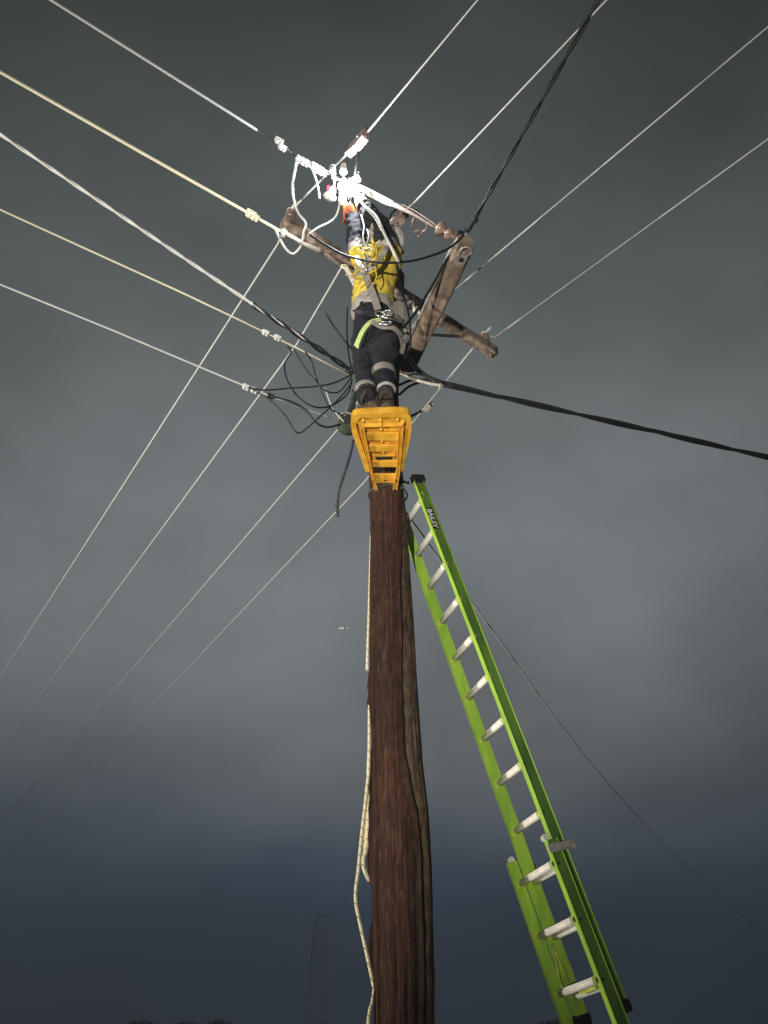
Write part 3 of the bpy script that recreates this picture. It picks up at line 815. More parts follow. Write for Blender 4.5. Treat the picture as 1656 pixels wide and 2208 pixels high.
# right bundle
rb_ = thing('service_cable_bundle', V((pole_at(5.7)[0] + .12, PY, 5.7)), 'thick black twisted cable bundle leaving the pole to the right below the crossarms', 'cable')
a, b = atH(958, 828, 4.42), atH(1656, 986, 4.28)
b = b + (b - a) * .9
g = G(); strands(a, b, .013, 1.5, .0135, .5, 2, g, n=90); strands(a, b, .014, 1.1, .010, 2.0, 1, g, n=90)
g.build('cable_core', M['black'], rb_, split=True)
g = G()
for pts in ([(875, 773), (900, 801), (928, 818), (960, 828)], [(883, 768), (903, 796), (930, 815), (960, 828)],
            [(861, 830), (886, 820), (917, 819), (960, 828)], [(861, 851), (881, 834), (903, 825), (925, 820), (960, 828)], [(902, 799), (925, 812), (960, 826)]):
    kk = len(pts) - 1
    g.tube([atY(x, y, 4.62 + (a.y - 4.62) * i / kk) for i, (x, y) in enumerate(pts)], .011, 7, smooth_path=5)
g.build('cable_tail', M['black'], rb_, split=True)
g = G()
g.tube([atY(862, 806, 4.60), atY(876, 810, 4.6), atY(889, 816, 4.6), atY(917, 825, 4.62), atY(955, 832, 4.66)], [.010, .012, .015, .014, .012], 8, smooth_path=4)
g.tube([atY(868, 808, 4.60), atY(885, 805, 4.6), atY(905, 807, 4.62)], .010, 8, smooth_path=4)
for x, y in ((932, 829), (948, 832)): g.ring(atY(x, y, 4.65), (1, .2, -.2), .020, .005)
g.build('dead_end_grip', M['porc'], rb_, split=True)
cable([(868, 908, 4.62), (886, 898, 4.6), (909, 886, 4.58)], .011, 'black', 'stubby black cable end poking out right of the yellow platform', mode='Y', sp=4)
# sagging line down to the right, behind the ladder
cable([(870, 1095, 4.86), (884, 1118, 5.1), (950, 1208, 5.9), (1020, 1302, 6.8), (1120, 1440, 8.6), (1230, 1590, 11), (1340, 1722, 14.5), (1455, 1845, 20), (1560, 1942, 28), (1700, 2052, 42)],
      [.010, .010, .010, .010, .010, .009, .008, .007, .006, .006], 'wire', 'thin grey line running down behind the green ladder to the lower right', mode='Y', name='service_wire', cat='power line', sp=8)
# black twisted cable up to the right from the crossarm end
tcb = thing('twisted_cable', Ca, 'black twisted cable rising from the near end of the brown crossarm to the upper right', 'cable')
a, b = atH(1012, 492, 4.98), atH(1290, 0, 4.9)
b2_ = b + (b - a) * 1.5
g = G(); strands(a, b2_, .009, .55, .0085, 0, 2, g); g.build('cable_core', M['black'], tcb, split=True)
g = G(); g.tube([Ca + V((0, 0, .08)), a, a.lerp(b, .08)], [.016, .020, .012], 8); g.ball(atH(1024, 474, 4.98), .026, rough=.3)
g.tube([atH(1014, 492, 5.0), atH(1030, 462, 4.98)], .012, 8)
g.build('cable_grip', M['rubber'], tcb)
g = G(); g.box(Ca - sC * .03 + V((0, 0, .09)) + dC * .03, (dC, sC, (0, 0, 1)), (.035, .03, .02), 0, .006); g.build('anchor_plate', M['rubber'], tcb)
# cream spool insulator and pinkish fitting by the pole head
g = G()
p = atY(884, 655, 4.45)
g.lathe(p + V((-.07, -.02, .045)), p + V((.07, .04, -.06)), [(0, .02), (.03, .042), (.2, .046), (.28, .028), (.36, .028), (.42, .044), (.58, .044), (.64, .026), (.72, .026), (.78, .036), (.95, .03), (1, .012)], 18)
g.tube([p + V((.07, .04, -.06)), p + V((.17, .08, -.16))], .018, 8)
g.build('spool_insulator', M['porc'], pole_thing)
g = G(); p = atY(864, 648, 4.42)
g.ball(p, .035, rough=.3); g.tube([p + V((-.05, 0, .08)), p, p + V((.03, 0, -.08))], .018, 8); g.ball(p + V((.03, 0, -.09)), .022)
g.tube([p + V((-.06, 0, .16)), p + V((.01, .03, .08))], .022, 8)
g.build('bracket_fitting', M['rust'], pole_thing)
# dull green canvas bag hanging behind the platform on the left
bagc = atY(748, 918, 4.56)
bag = thing('canvas_bag', bagc, 'dull green bag hanging behind the left side of the yellow platform', 'bag')
g = G(); g.ball(bagc, .075, sub=3, sc=(.95, .8, 1.15), rough=.25)
g.tube([atY(752, 900, 4.56), atY(762, 868, 4.6), atY(772, 830, 4.62)], [.03, .022, .014], 8, smooth_path=4)
g.build('bag_body', M['green_bag'], bag)
g = G(); g.ring(bagc + V((0, -.01, .06)), (.2, .2, 1), .062, .008); g.tube([bagc + V((-.05, 0, .06)), atY(752, 870, 4.55), atY(760, 840, 4.6)], .006, 6, smooth_path=4); g.build('drawstring', M['web'], bag)

# ------------------------------------------------------------------ handline rope down the left of the pole
rp = thing('handline_rope', atY(797, 2208, PY - .05), 'pale yellow rope with dark tracer hanging in doubled strands left of the pole', 'rope')
g = G()
RY = PY - .02
main = [(799, 1150), (797, 1240), (795, 1330), (793, 1400), (792, 1445)]
g.tube([atY(x, y, PY - .0 - .01 * i) for i, (x, y) in enumerate(main)], [.004, .006, .008, .010, .011], 8, smooth_path=5)
g.tube([atY(x, y, RY) for x, y in ((795, 1520), (796, 1560), (796, 1600), (795, 1660), (791, 1700), (787, 1740), (782, 1780), (777, 1830), (772, 1880), (767, 1920), (768, 1950), (776, 1990), (786, 2035), (797, 2085), (806, 2130))],
       [.006, .009, .010, .010, .010, .010, .010, .010, .010, .010, .010, .010, .010, .010, .009], 9, smooth_path=6)
g.tube([atY(x, y, RY - .04) for x, y in ((806, 2130), (802, 2160), (797, 2180), (794, 2215), (790, 2300))], [.006, .007, .009, .011, .011], 9, smooth_path=6)
g.tube([atY(x, y, RY + .03) for x, y in ((796, 1600), (794, 1665), (794, 1720), (793, 1780), (790, 1830), (784, 1848), (784, 1868), (790, 1886), (797, 1901))],
       [.008, .011, .012, .012, .012, .012, .012, .012, .011], 9, smooth_path=6)
g.tube([atY(x, y, RY + .05) for x, y in ((798, 1650), (797, 1700), (790, 1760), (786, 1830), (785, 1848))],
       [.008, .010, .010, .010, .009], 9, smooth_path=6)
g.build('strand', M['rope_t'], rp, split=True)

# ------------------------------------------------------------------ work platform on the pole
HP = 3.29
def pp(px, py, dz=0.): return atH(px, py, HP) + V((0, 0, dz))
pf_ = thing('pole_platform', pp(835, 1045), 'orange yellow pole platform with ribbed underside and rivets, bolted below the boots', 'work platform')
outer = [(788, 1016), (778, 985), (768, 958), (759, 931), (756.5, 915), (757, 904), (761, 896.5), (769, 893), (795, 891), (821, 890), (850, 889), (872, 889.3), (880, 892), (885.5, 898), (887.5, 908), (887, 926), (883, 950), (878, 972), (873, 995), (869, 1015)]
inner = [(797, 1016), (789, 985), (780, 958), (771, 931), (768, 917), (768.5, 908), (772, 901), (780, 898.5), (800, 898), (821, 897.5), (848, 897), (864, 897), (870, 899), (874.5, 903), (876, 911), (875, 927), (871, 950), (867, 972), (864, 995), (861, 1015)]
g = G()
no = len(outer)
top = .046; low = -.006
O = [pp(*p, low) for p in outer]; I = [pp(*p, low) for p in inner]
O2 = [pp(*p, top) for p in outer]; I2 = [pp(*p, .036) for p in inner]
bmv = O + I + O2 + I2
fs = []
for i in range(no - 1):
    fs += [[i, i + 1, no + i + 1, no + i], [i + 1, i, 2 * no + i, 2 * no + i + 1], [no + i, no + i + 1, 3 * no + i + 1, 3 * no + i]]
g._add(bmv, fs, 0)
g.build('rim', M['orange'], pf_)
g = G(); g.prism([pp(*p, .036) for p in inner], (0, 0, .008)); g.prism([pp(*p, .0425) for p in outer], (0, 0, .006)); g.build('deck_plate', M['orange'], pf_)
g = G()    # recessed front pan with chamfered ends
hexo = [(768, 909), (775, 899), (868, 898), (874, 907), (868, 919), (779, 921)]
hexi = [(773, 909), (779, 903), (865, 902), (869, 907.5), (864, 914), (782, 916)]
ho = [pp(*p, .000) for p in hexo]; hi = [pp(*p, .012) for p in hexi]
g._add(ho + hi, [[i, (i + 1) % 6, 6 + (i + 1) % 6, 6 + i] for i in range(6)], 0)
hu = [pp(*p, -.004) for p in hexo]; ring_in = [pp(px + (821 - px) * .05, py + (909 - py) * .14, -.004) for px, py in hexo]
g._add(hu + ring_in, [[i, (i + 1) % 6, 6 + (i + 1) % 6, 6 + i] for i in range(6)], 0)
g.prism([p - V((0, 0, 0)) for p in hi], (0, 0, .01))
g.build('front_pan', M['orange'], pf_)
def edgeL(y): return 785 + (y - 922) * (813 - 785) / 132.
def edgeR(y): return 860 - (y - 922) * (860 - 853) / 132.
for (y0, y1) in ((937, 951), (963, 975), (997, 1008)):
    g = G()
    poly = [pp(edgeL(y0), y0, .004), pp(edgeR(y0), y0, .004), pp(edgeR(y1), y1, .004), pp(edgeL(y1), y1, .004)]
    g.prism(poly, (0, 0, .018)); g.build('slat', M['orange'], pf_)
g = G(); y0, y1 = 1024, 1041
g.prism([pp(edgeL(y0) - 4, y0, -.004), pp(edgeR(y0) + 3, y0, -.004), pp(edgeR(y1) + 3, y1, -.004), pp(edgeL(y1) - 4, y1, -.004)], (0, 0, .02))
g.build('cross_bar', M['orange'], pf_)
g = G(); g.prism([pp(809, 988, .006), pp(848, 987, .006), pp(844, 992, .006), pp(813, 993, .006)], (0, 0, .01)); g.prism([pp(805, 986, .012), pp(852, 985, .012), pp(849, 994, .012), pp(808, 995, .012)], (0, 0, .01), 1)
g.build('hand_slot', [M['rubber'], M['orange']], pf_)  # black inset painted in for the dark of an open slot
g = G(); g.tube([pp(831, 1035, -.006), pp(831, 1035, .0)], .009, 12); g.tube([pp(805, 1034, -.016), pp(805, 1034, .0)], .007, 12); g.tube([pp(856, 1034, -.016), pp(856, 1034, .0)], .007, 12); g.build('bolt_hole', M['rubber'], pf_, split=True)
for nm, pl_ in (('L', [((778, 922), (785, 922)), ((797, 1010), (802, 1010)), ((809, 1053), (814, 1053))]), ('R', [((860, 922), (869, 922)), ((856, 1010), (862, 1010)), ((848, 1052), (856, 1052))])):
    g = G()
    for (a0, b0), (a1, b1) in zip(pl_[:-1], pl_[1:]):
        g.prism([pp(*a0, -.012), pp(*b0, -.012), pp(*b1, -.012), pp(*a1, -.012)], (0, 0, .006))       # flat face
        for q0, q1 in ((a0, a1), (b0, b1)):
            g.bar(pp(*q0, -.002), pp(*q1, -.002), .006, .038)
    g.build('side_channel', M['orange'], pf_)
riv = [(783.5, 906.5), (821, 905.5), (858, 904.5), (821.5, 915.5), (822.5, 930), (824, 957), (827, 981)]
riv += [(776, 925.5), (780.5, 946), (786.5, 967), (790.5, 986), (795, 1004)] + [(869.5, 923), (867, 943.5), (865, 964), (863.5, 985), (861.5, 1004)]
for k, (x, y) in enumerate(riv):
    g = G(); z = (.004 if k < 4 else .026) if k < 7 else .030
    p = pp(x, y, z)
    g.tube([p + V((0, 0, .012)), p - V((0, 0, .006)), p - V((0, 0, .014))], [.0105, .0105, .007], 12); g.build('rivet', M['orange'], pf_)
# chain/strap of the platform round the pole
g = G()
zc = HP + CAMZ + .03; cx, r0 = pole_at(zc)
g.tube([V((cx + sin(a) * (r0 + .012), PY - cos(a) * (r0 + .004), zc + .006 * sin(3 * a))) for a in [2 * pi * i / 40 for i in range(41)]], .008, 8)
g.build('pole_chain', M['dkgrey'], pf_)

# ------------------------------------------------------------------ extension ladder
LS = .95
Pn0 = V((.28725, 4.86726, 3.39023)) * LS
az, el, waz, W = 1.69612, 1.29818, -.40419, .31985 * LS
u = V((cos(el) * sin(az), cos(el) * cos(az), -sin(el)))
w = V((sin(waz), cos(waz), 0)); w = (w - u * w.dot(u)).normalized()
nr = u.cross(w).normalized()
if nr.x > 0: nr = -nr                  # nr points left, to the pole side
sp_ = .3 * LS
base_pt = Pn0 + V((0, 0, CAMZ))
Lgt = base_pt.z / -u.z                # slant length to the ground
def LP(s, t, nn): return base_pt + u * s + w * t + nr * nn      # along, across (0 near rail .. W far), out of plane
lad = thing('extension_ladder', LP(Lgt, W / 2, .05), 'lime green fibreglass extension ladder leaning against the right side of the pole', 'ladder')
def rail(s0, s1, t, outward, nc, wd, fl, m, name='rail', th=.006):
    """C-channel rail: web across the ladder's depth, flanges turned outward"""
    g = G(); L = s1 - s0; a = (s0 + s1) / 2
    c = LP(a, t, nc)
    g.box(c - w * outward * .0012, (u, nr, w), (L / 2, wd / 2, th / 2), 0)
    g.box(c + w * outward * (th / 2 + .0004), (u, nr, w), (L / 2, wd / 2 - th, .0012), 1)  # outer skin in the painted shade colour
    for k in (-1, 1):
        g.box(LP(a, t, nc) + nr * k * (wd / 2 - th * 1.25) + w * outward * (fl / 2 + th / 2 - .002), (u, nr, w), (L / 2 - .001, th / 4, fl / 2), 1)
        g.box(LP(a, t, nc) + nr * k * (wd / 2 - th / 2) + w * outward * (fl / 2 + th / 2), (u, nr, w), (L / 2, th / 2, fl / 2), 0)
        # bead along the flange tip
        g.tube([LP(s0, t, nc) + nr * k * (wd / 2 - th) + w * outward * (fl + th / 2), LP(s1, t, nc) + nr * k * (wd / 2 - th) + w * outward * (fl + th / 2)], th * .75, 8)
    return g.build(name, [M[m], M['lime_shade']], lad)
fly_top, fly_end = -.185, 11.30 * sp_
RWD = .090
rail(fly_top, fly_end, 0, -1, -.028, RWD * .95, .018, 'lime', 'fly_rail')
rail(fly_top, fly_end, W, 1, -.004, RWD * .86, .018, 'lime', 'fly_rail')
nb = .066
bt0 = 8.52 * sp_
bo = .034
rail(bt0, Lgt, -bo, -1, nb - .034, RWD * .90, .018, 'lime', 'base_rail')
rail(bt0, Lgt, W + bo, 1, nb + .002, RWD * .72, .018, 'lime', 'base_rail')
def rung(s, t0, t1, nc, ring_m='ring'):
    g = G()
    a, b = LP(s, t0, nc), LP(s, t1, nc)
    n = 20; R = .0185
    g.tube([a, b], R, n)
    g.box((a + b) / 2 + w * -.04 - u * (R * .70), (w, nr, u), ((b - a).length / 2 - .055, R * .95, .005), 0, .002)    # flat tread
    for k in range(5): 
        an = -.5 + .25 * k
        g.tube([a - u * R * 1.0 * cos(an) + nr * R * sin(an), b - u * R * cos(an) + nr * R * sin(an)], .0016, 5)
    o = g.build('rung', M['rung'], lad)
    c = G(); c.tube([LP(s, t1 - .004, nc), LP(s, t1 - .012, nc)], R * 1.35, 18); c.tube([LP(s, t0 + .004, nc), LP(s, t0 + .012, nc)], R * 1.35, 18)
    c.build('rung_collar', M[ring_m], o, split=True)
    return o
for k in range(0, 12):
    s = k * sp_
    ro = rung(s, 0, W, 0)
    g = G(); p = LP(s, -.004, 0)
    g.tube([p + w * .002, p - w * .010], .015, 14); g.tube([p - w * .010, p - w * .014], .010, 14, 1 if k > 6 else 0)
    g.build('rung_rivet', [M['brass'] if k < 6 else M['lime_shade'], M['rubber']], ro)
kb = 0
s = 8.95 * sp_
while s < Lgt - .1:
    ro = rung(s, -bo, W + bo, nb)
    g = G(); p = LP(s, -bo - .004, nb)
    g.tube([p, p - w * .006], .017, 16); g.tube([p - w * .006, p - w * .009], .011, 14, 1)
    p2 = p - nr * .028 + u * .004; g.tube([p2, p2 - w * .005], .010, 12); g.tube([p2 - w * .005, p2 - w * .008], .0065, 12, 1)
    g.build('rung_rivet', [M['lime_shade'], M['rubber']], ro)
    s += .97 * sp_
# end caps, guide brackets, feet
g = G(); g.box(LP(fly_top - .012, -.012, -.030), (u, nr, w), (.030, RWD / 2 + .008, .028), 0, .008); g.build('end_cap', M['rubber'], lad)
g = G(); g.box(LP(fly_top - .012, W + .012, 0), (u, nr, w), (.030, RWD / 2 + .008, .028), 0, .008); g.build('end_cap', M['rubber'], lad)
for t in (-.012, W + .012):
    g = G(); g.box(LP(fly_end + .02, t, -.030 if t < 0 else -.006), (u, nr, w), (.028, RWD / 2 + .004, .020), 0, .006); g.build('end_cap', M['rubber'], lad)
for t, o_ in ((-bo, -1), (W + bo, 1)):
    g = G()
    c = LP(bt0 + .05, t, nb / 2 - .040) + w * o_ * .030
    g.box(c, (u, nr, w), (.022, .090, .003), 0, .001)
    g.box(LP(bt0 + .05, t, -.087) + w * o_ * .014, (u, nr, w), (.022, .003, .015), 0)
    g.build('guide_bracket', M['galv'], lad)
    g = G(); q = LP(bt0 - .01, t, nb - .0) + w * o_ * .01
    g.tube([q - w * .012, q + w * .018], .020, 14); g.build('guide_roller', M['porc'], lad)
    g = G(); g.box(LP(Lgt - .02, t, nb), (u, nr, w), (.03, .06, .03), 0, .01); g.build('rubber_foot', M['rubber'], lad)
# rung lock hook on the far base rail
g = G()
sL = 10.80 * sp_
tri = [LP(sL - .20, W - .01, nb * .45), LP(sL - .02, W - .02, nb * 1.05), LP(sL + .02, W - .02, nb * .95), LP(sL - .01, W - .012, nb * .2)]
for a, b in ((0, 1), (1, 2), (0, 3)): g.tube([tri[a], tri[b]], .008, 7)
g.bar(LP(sL + .045, .02, nb * .75), LP(sL + .045, W * .55, nb * .75), .03, .012, nr, 0, .002)
g.build('rung_lock', M['ring'], lad, split=True)
# pole strap between the tops of the rails
g = G()
g.tube([LP(fly_top + .02, 0, .05), LP(fly_top - .02, .04, .10), LP(fly_top + .05, .10, .16), LP(fly_top + .14, .16, .17)], .011, 8, smooth_path=6)
g.build('pole_strap', M['rubber'], lad)
g = G(); g.tube([LP(fly_top + .055, 0.005, .046), LP(fly_top + .015, .02, .085), LP(fly_top + .06, .035, .12), LP(fly_top + .13, .045, .14)], .005, 8, smooth_path=6)
g.build('strap_wire', M['galv'], lad)
# lettering on the outside of the near rail
yv = u; 
def fixed(name, mesh_or_curve, m, parent, origin, xaxis, yaxis, zaxis):
    o = bpy.data.objects.new(name, mesh_or_curve)
    R = Matrix((xaxis, yaxis, zaxis)).transposed().to_4x4()
    o.rotation_euler = R.to_euler(); o.location = origin
    mesh_or_curve.materials.append(m)
    return link(o, parent)
plate = G(); pc_ = LP(.43 * sp_ + .045, -.0062, -.026)
plate.box(pc_, (u, nr, w), (.096, .030, .0012), 0)
plo = plate.build('name_plate', M['label_black'], lad)
def text_mesh(body, size, shear=.15):
    cu = bpy.data.curves.new('lettering', 'FONT'); cu.body = body; cu.size = size; cu.extrude = .0008; cu.align_x = 'CENTER'; cu.align_y = 'CENTER'; cu.shear = shear; cu.offset = size * .022
    o = bpy.data.objects.new('tmp', cu); SC.collection.objects.link(o)
    dg = bpy.context.evaluated_depsgraph_get(); m = bpy.data.meshes.new_from_object(o.evaluated_get(dg)); m.name = 'lettering'
    bpy.data.objects.remove(o, do_unlink=True)
    m.materials.clear()
    return m
xa = u.normalized(); za = -w; ya = za.cross(xa).normalized()
fixed('lettering', text_mesh('BAILEY', .056), M['label_white'], plo, pc_ - w * .0022, xa, ya, za)
g = G()      # small curved stroke above the plate, arrow-like mark below it
c0 = LP(-.058, -.0062, -.02)
g.tube([c0 + nr * .030 + u * .006, c0 + nr * .012 - u * .012, c0 - nr * .008 - u * .008, c0 - nr * .018 + u * .008], .0025, 6, smooth_path=5)
c0 = LP(sp_ - .035, -.0045, -.010)
g.build('printed_mark', M['ring'], lad)

# ------------------------------------------------------------------ the lineman
def J(px, py, H): return atH(px, py, H)
per = thing('person', J(812, 885, HP + .05), 'lineman in yellow shirt and dark trousers reaching both arms up to the wires', 'person')
def put(mesh, name, mats, parent, label=None):
    for m in (mats if isinstance(mats, (list, tuple)) else [mats]): mesh.materials.append(m)
    return link(bpy.data.objects.new(name, mesh), parent, label)
def offset(mesh, amp, sc, seed=0, zs=1.):
    for v in mesh.vertices:
        q = noise.fractal(V((v.co.x * sc + seed, v.co.y * sc, v.co.z * sc * zs)), 1, 2, 3)
        v.co += v.normal * amp * q
pel = J(806, 692, 4.24); wai = J(805, 655, 4.42); che = J(808, 595, 4.66); uch = J(810, 562, 4.79)
lsh = J(780, 550, 4.84); rsh = J(838, 546, 4.84)
lel = J(765, 500, 5.09); lwr_ = J(752, 452, 5.34); lha = J(744, 418, 5.47)
rel = atY(815, 486, 3.58); rwr = atY(778, 434, 3.60); rha = atY(762, 408, 3.62)
lhip = J(789, 712, 4.16); rhip = J(828, 708, 4.17); lkn = J(783, 790, 3.78); rkn = J(824, 785, 3.80)
lan = J(791, 866, 3.42); ran = J(833, 862, 3.43)
nk = J(814, 545, 4.93); hd = J(826, 516, 5.14) + V((0, .05, 0)); ht = hd + V((-.02, .02, .13))
ltoe = lan + V((.01, .20, -.08)); rtoe = ran + V((.0, .20, -.08))
vs, es, rs = chain([(pel, .095), (wai, .085), (che, .10), (uch, .09), (nk, .052), (hd - V((0, 0, .04)), .085), (hd + V((0, 0, .05)), .085), (ht - V((0, 0, .02)), .05)],
                   [3, (lsh, .055), (lel, .042), (lwr_, .030), (lha, .034)], [3, (rsh, .055), (rel, .042), (rwr, .030), (rha, .034)],
                   [0, (lhip, .070), (lkn, .048), (lkn.lerp(lan, .75), .034)], [0, (rhip, .070), (rkn, .048), (rkn.lerp(ran, .75), .034)])
bm_ = skin('body', vs, es, rs, 0, 2)
put(bm_, 'body', M['skinm'], per)
# shirt: torso and sleeves, coloured by zone (yellow body, grey tape bands, dark lower panel)
vs, es, rs = chain([(pel + V((-.02, -.01, -.03)), .170), (wai + V((0, 0, 0)), .165), (wai.lerp(che, .5), .168), (che + V((.005, 0, 0)), .175), (uch + V((.01, 0, -.02)), .165), (nk - V((0, 0, .03)), .085)],
                   [4, (lsh + V((0, 0, 0)), .100), (lsh.lerp(lel, .55), .086), (lel, .076), (lel.lerp(lwr_, .6), .062), (lwr_ - (lwr_ - lel) * .08, .050)],
                   [4, (rsh + V((.01, 0, 0)), .108), (rsh.lerp(rel, .5), .100), (rel, .092), (rel.lerp(rwr, .6), .074), (rwr - (rwr - rel) * .06, .052)])
shm = skin('shirt', vs, es, rs, 0, 3)
shm.update(); offset(shm, .022, 9, 3, .6); offset(shm, .011, 24, 8)
for m in ('yellow', 'navy', 'tape'): shm.materials.append(M[m])
zh = J(800, 648, 4.44).z - .13
for p in shm.polygons:
    c = p.center
    tl = (c - lsh).dot((lel - lsh).normalized()) / (lel - lsh).length
    tr = (c - rsh).dot((rel - rsh).normalized()) / (rel - rsh).length
    arm = c.z > uch.z + .02
    wob = .02 * noise.noise(c * 9)
    mi = 0
    if c.z < zh - .02 + wob: mi = 1
    elif c.z < zh + .055 + wob: mi = 2
    if che.z - .035 < c.z + wob < che.z + .02 and c.x < che.x - .03: mi = 2
    if arm:
        left = (c - lsh).length < (c - rsh).length or c.x < lel.x + .06
        t = tl if left else tr
        if t > .42: mi = 1
        elif t > .08: mi = 2
    p.material_index = mi
sh = link(bpy.data.objects.new('shirt', shm), per)
# loose shirt tail on the left hip
# trousers
mid_r = rhip.lerp(rkn, .55) + V((.0, -.085, .0))
vs, es, rs = chain([(wai + V((0, 0, -.04)), .155), (pel - V((0, 0, .05)), .165)],
                   [1, (lhip, .118), (lhip.lerp(lkn, .5), .104), (lkn, .070), (lkn.lerp(lan, .45), .066), (lkn.lerp(lan, 1.0), .062)],
                   [1, (rhip, .138), (mid_r, .145), (rkn, .080), (rkn.lerp(ran, .35), .076), (rkn.lerp(ran, .98), .066)])
trm = skin('trousers', vs, es, rs, 0, 3); trm.update(); offset(trm, .020, 9, 5, 1.5); offset(trm, .008, 26, 2, 1.4)
put(trm, 'trousers', M['navy'], per)
def band(a, b, t0, t1, r, m, name, parent=per):
    d = b - a; g = G(); p0, p1 = a + d * t0, a + d * t1
    g.tube([p0, p0.lerp(p1, .5), p1], [r, r * 1.02, r], 24, caps=False); 
    g.tube([p0, p1], r * .93, 24, caps=False)
    return g.build(name, M[m], parent)
band(rkn, ran, .22, .38, .084, 'tape', 'reflective_band'); band(lkn, lan, .62, .78, .071, 'tape', 'reflective_band')
# boots
for an_, to, lab, tw_ in ((lan, ltoe, 'L', -.05), (ran, rtoe, 'R', .02)):
    hz = HP + CAMZ + .058
    if lab == 'L': h = V((an_.x + .035, an_.y - .045, hz + .045)); t_ = V((an_.x - .07, an_.y + .14, hz + .04))
    else: h = V((an_.x, an_.y - .035, hz + .045)); t_ = V((an_.x + tw_, an_.y + .20, hz + .04))
    mid = h.lerp(t_, .55)
    vs, es, rs = chain([(h, .046), (mid, (.046, .042)), (t_, (.042, .034))], [0, (V((an_.x, an_.y - .01, an_.z + .02)), .054), (V((an_.x, an_.y - .005, an_.z + .10)), .058)])
    bo_ = put(skin('boot', vs, es, rs, 0, 2), 'boot', M['boot'], per)
    g = G(); d = (t_ - h); d.z = 0; dn = d.normalized(); sd = V((-dn.y, dn.x, 0))
    out = []
    for k in range(20):
        a = 2 * pi * k / 20; c = V((mid.x, mid.y, hz - .006))
        out.append(c + dn * cos(a) * .145 + sd * sin(a) * (.046 + .006 * cos(a)))
    g.prism(out, (0, 0, .022))
    for k in range(20):
        a = 2 * pi * (k + .5) / 20
        g.box(V((mid.x, mid.y, hz)) + dn * cos(a) * .146 + sd * sin(a) * .050, (dn, sd, (0, 0, 1)), (.010, .008, .011), 0, .002)
    g.build('sole', M['sole'], bo_)
    g = G(); g.ring(V((an_.x, an_.y - .005, an_.z + .085)), (0, .1, 1), .056, .012); g.build('boot_collar', M['tape'] if lab == 'R' else M['rubber'], bo_)
# gloves: palm, five fingers closed on the fitting
def glove(wr, ha, grip, mcuff, mhand, thumb_side, label):
    d = (ha - wr).normalized(); sdv = d.cross(V((0, -1, .3))).normalized() * thumb_side; pn = sdv.cross(d).normalized()
    if pn.dot(grip - ha) < 0: pn = -pn
    pc0 = wr + d * .03; pm = ha + d * .02
    lists = [[(pc0, .036), (wr.lerp(ha, .55), (.044, .030)), (pm, (.044, .026))]]
    for k, (off, L) in enumerate(((-.034, .078), (-.012, .090), (.012, .084), (.034, .066))):
        b0 = pm + sdv * off + d * .012
        k1 = b0 + d * L * .42 + pn * .006 + sdv * off * .12
        k2 = k1 + d * L * .16 + pn * L * .40
        k3 = k2 - d * L * .22 + pn * L * .22
        lists.append([2, (b0, .0125), (k1, .0120), (k2, .0108), (k3, .0090)])
    tb_ = wr.lerp(ha, .35) + sdv * -.040
    lists.append([1, (tb_, .015), (tb_ - sdv * .022 + d * .030 + pn * .012, .0135), (tb_ - sdv * .006 + d * .060 + pn * .034, .011)])
    vs, es, rs = chain(*lists)
    gm = skin('glove', vs, es, rs, 0, 2)
    o = put(gm, 'glove', mhand, per, label)
    c = G(); q0, q1 = wr - d * .095, wr + d * .025
    c.tube([q0, q0.lerp(q1, .5), q1], [.062, .052, .044], 18, caps=False); c.tube([q0, q1], [.058, .040], 18, caps=False); c.ring(q0, d, .061, .006)
    c.build('cuff', mcuff, o)
gp = P5(752, 392, 5.53)
glove(lwr_, lha, gp, M['glove_o'], M['glove_b'], 1, 'pale glove with orange cuff')
glove(rwr, rha, gp, M['glove_b'], M['glove_b'], -1, None)
# head: face, ears, helmet with lamp (looks up and away, at the hands)
look = (gp - hd).normalized(); look = (look + V((0, .35, .0))).normalized()
upv = (V((0, -.55, 1)) - look * V((0, -.55, 1)).dot(look)).normalized(); rt = look.cross(upv)
g = G()
g.tube([hd + look * .088 - upv * .0, hd + look * .112 - upv * .022, hd + look * .092 - upv * .03], [.008, .013, .010], 8, smooth_path=3)
g.build('nose', M['skinm'], per)
g = G()
for s in (-1, 1): g.ball(hd + rt * s * .086 - upv * .01, .024, sc=(.5, .8, 1))
g.build('ear', M['skinm'], per, split=True)
g = G()
for s in (-1, 1): g.ball(hd + look * .078 + rt * s * .031 + upv * .018, .011, sub=2)
g.build('eye', M['label_white'], per, split=True)
g = G(); g.box(hd + look * .086 - upv * .055, (rt, upv, look), (.024, .004, .004), 0, .002); g.build('mouth', M['red'], per)
hc = hd + upv * .035 + V((.012, 0, 0))
hv, hf = [], []
nu, nv = 32, 12
for j in range(nv + 1):
    ph = (pi / 2) * j / nv
    for i in range(nu):
        a = 2 * pi * i / nu
        ridge = .006 * (1 if abs(sin(a)) < .25 else 0) * sin(ph)
        R = .132 + ridge
        hv.append(hc + (look * cos(a) * 1.08 + rt * sin(a) * .92) * R * cos(ph) + upv * sin(ph) * (R * .95))
for j in range(nv):
    for i in range(nu): hf.append([j * nu + i, j * nu + (i + 1) % nu, (j + 1) * nu + (i + 1) % nu, (j + 1) * nu + i])
g = G(); g._add(hv, hf, 0, True)
brim = []
for i in range(nu):
    a = 2 * pi * i / nu; k = 1 + (.25 if cos(a) > .5 else .05)
    brim.append(hc + (look * cos(a) * 1.08 + rt * sin(a) * .92) * .132 * k - upv * .008)
g._add(hv[:nu] + brim, [[i, (i + 1) % nu, nu + (i + 1) % nu, nu + i] for i in range(nu)], 0, True)
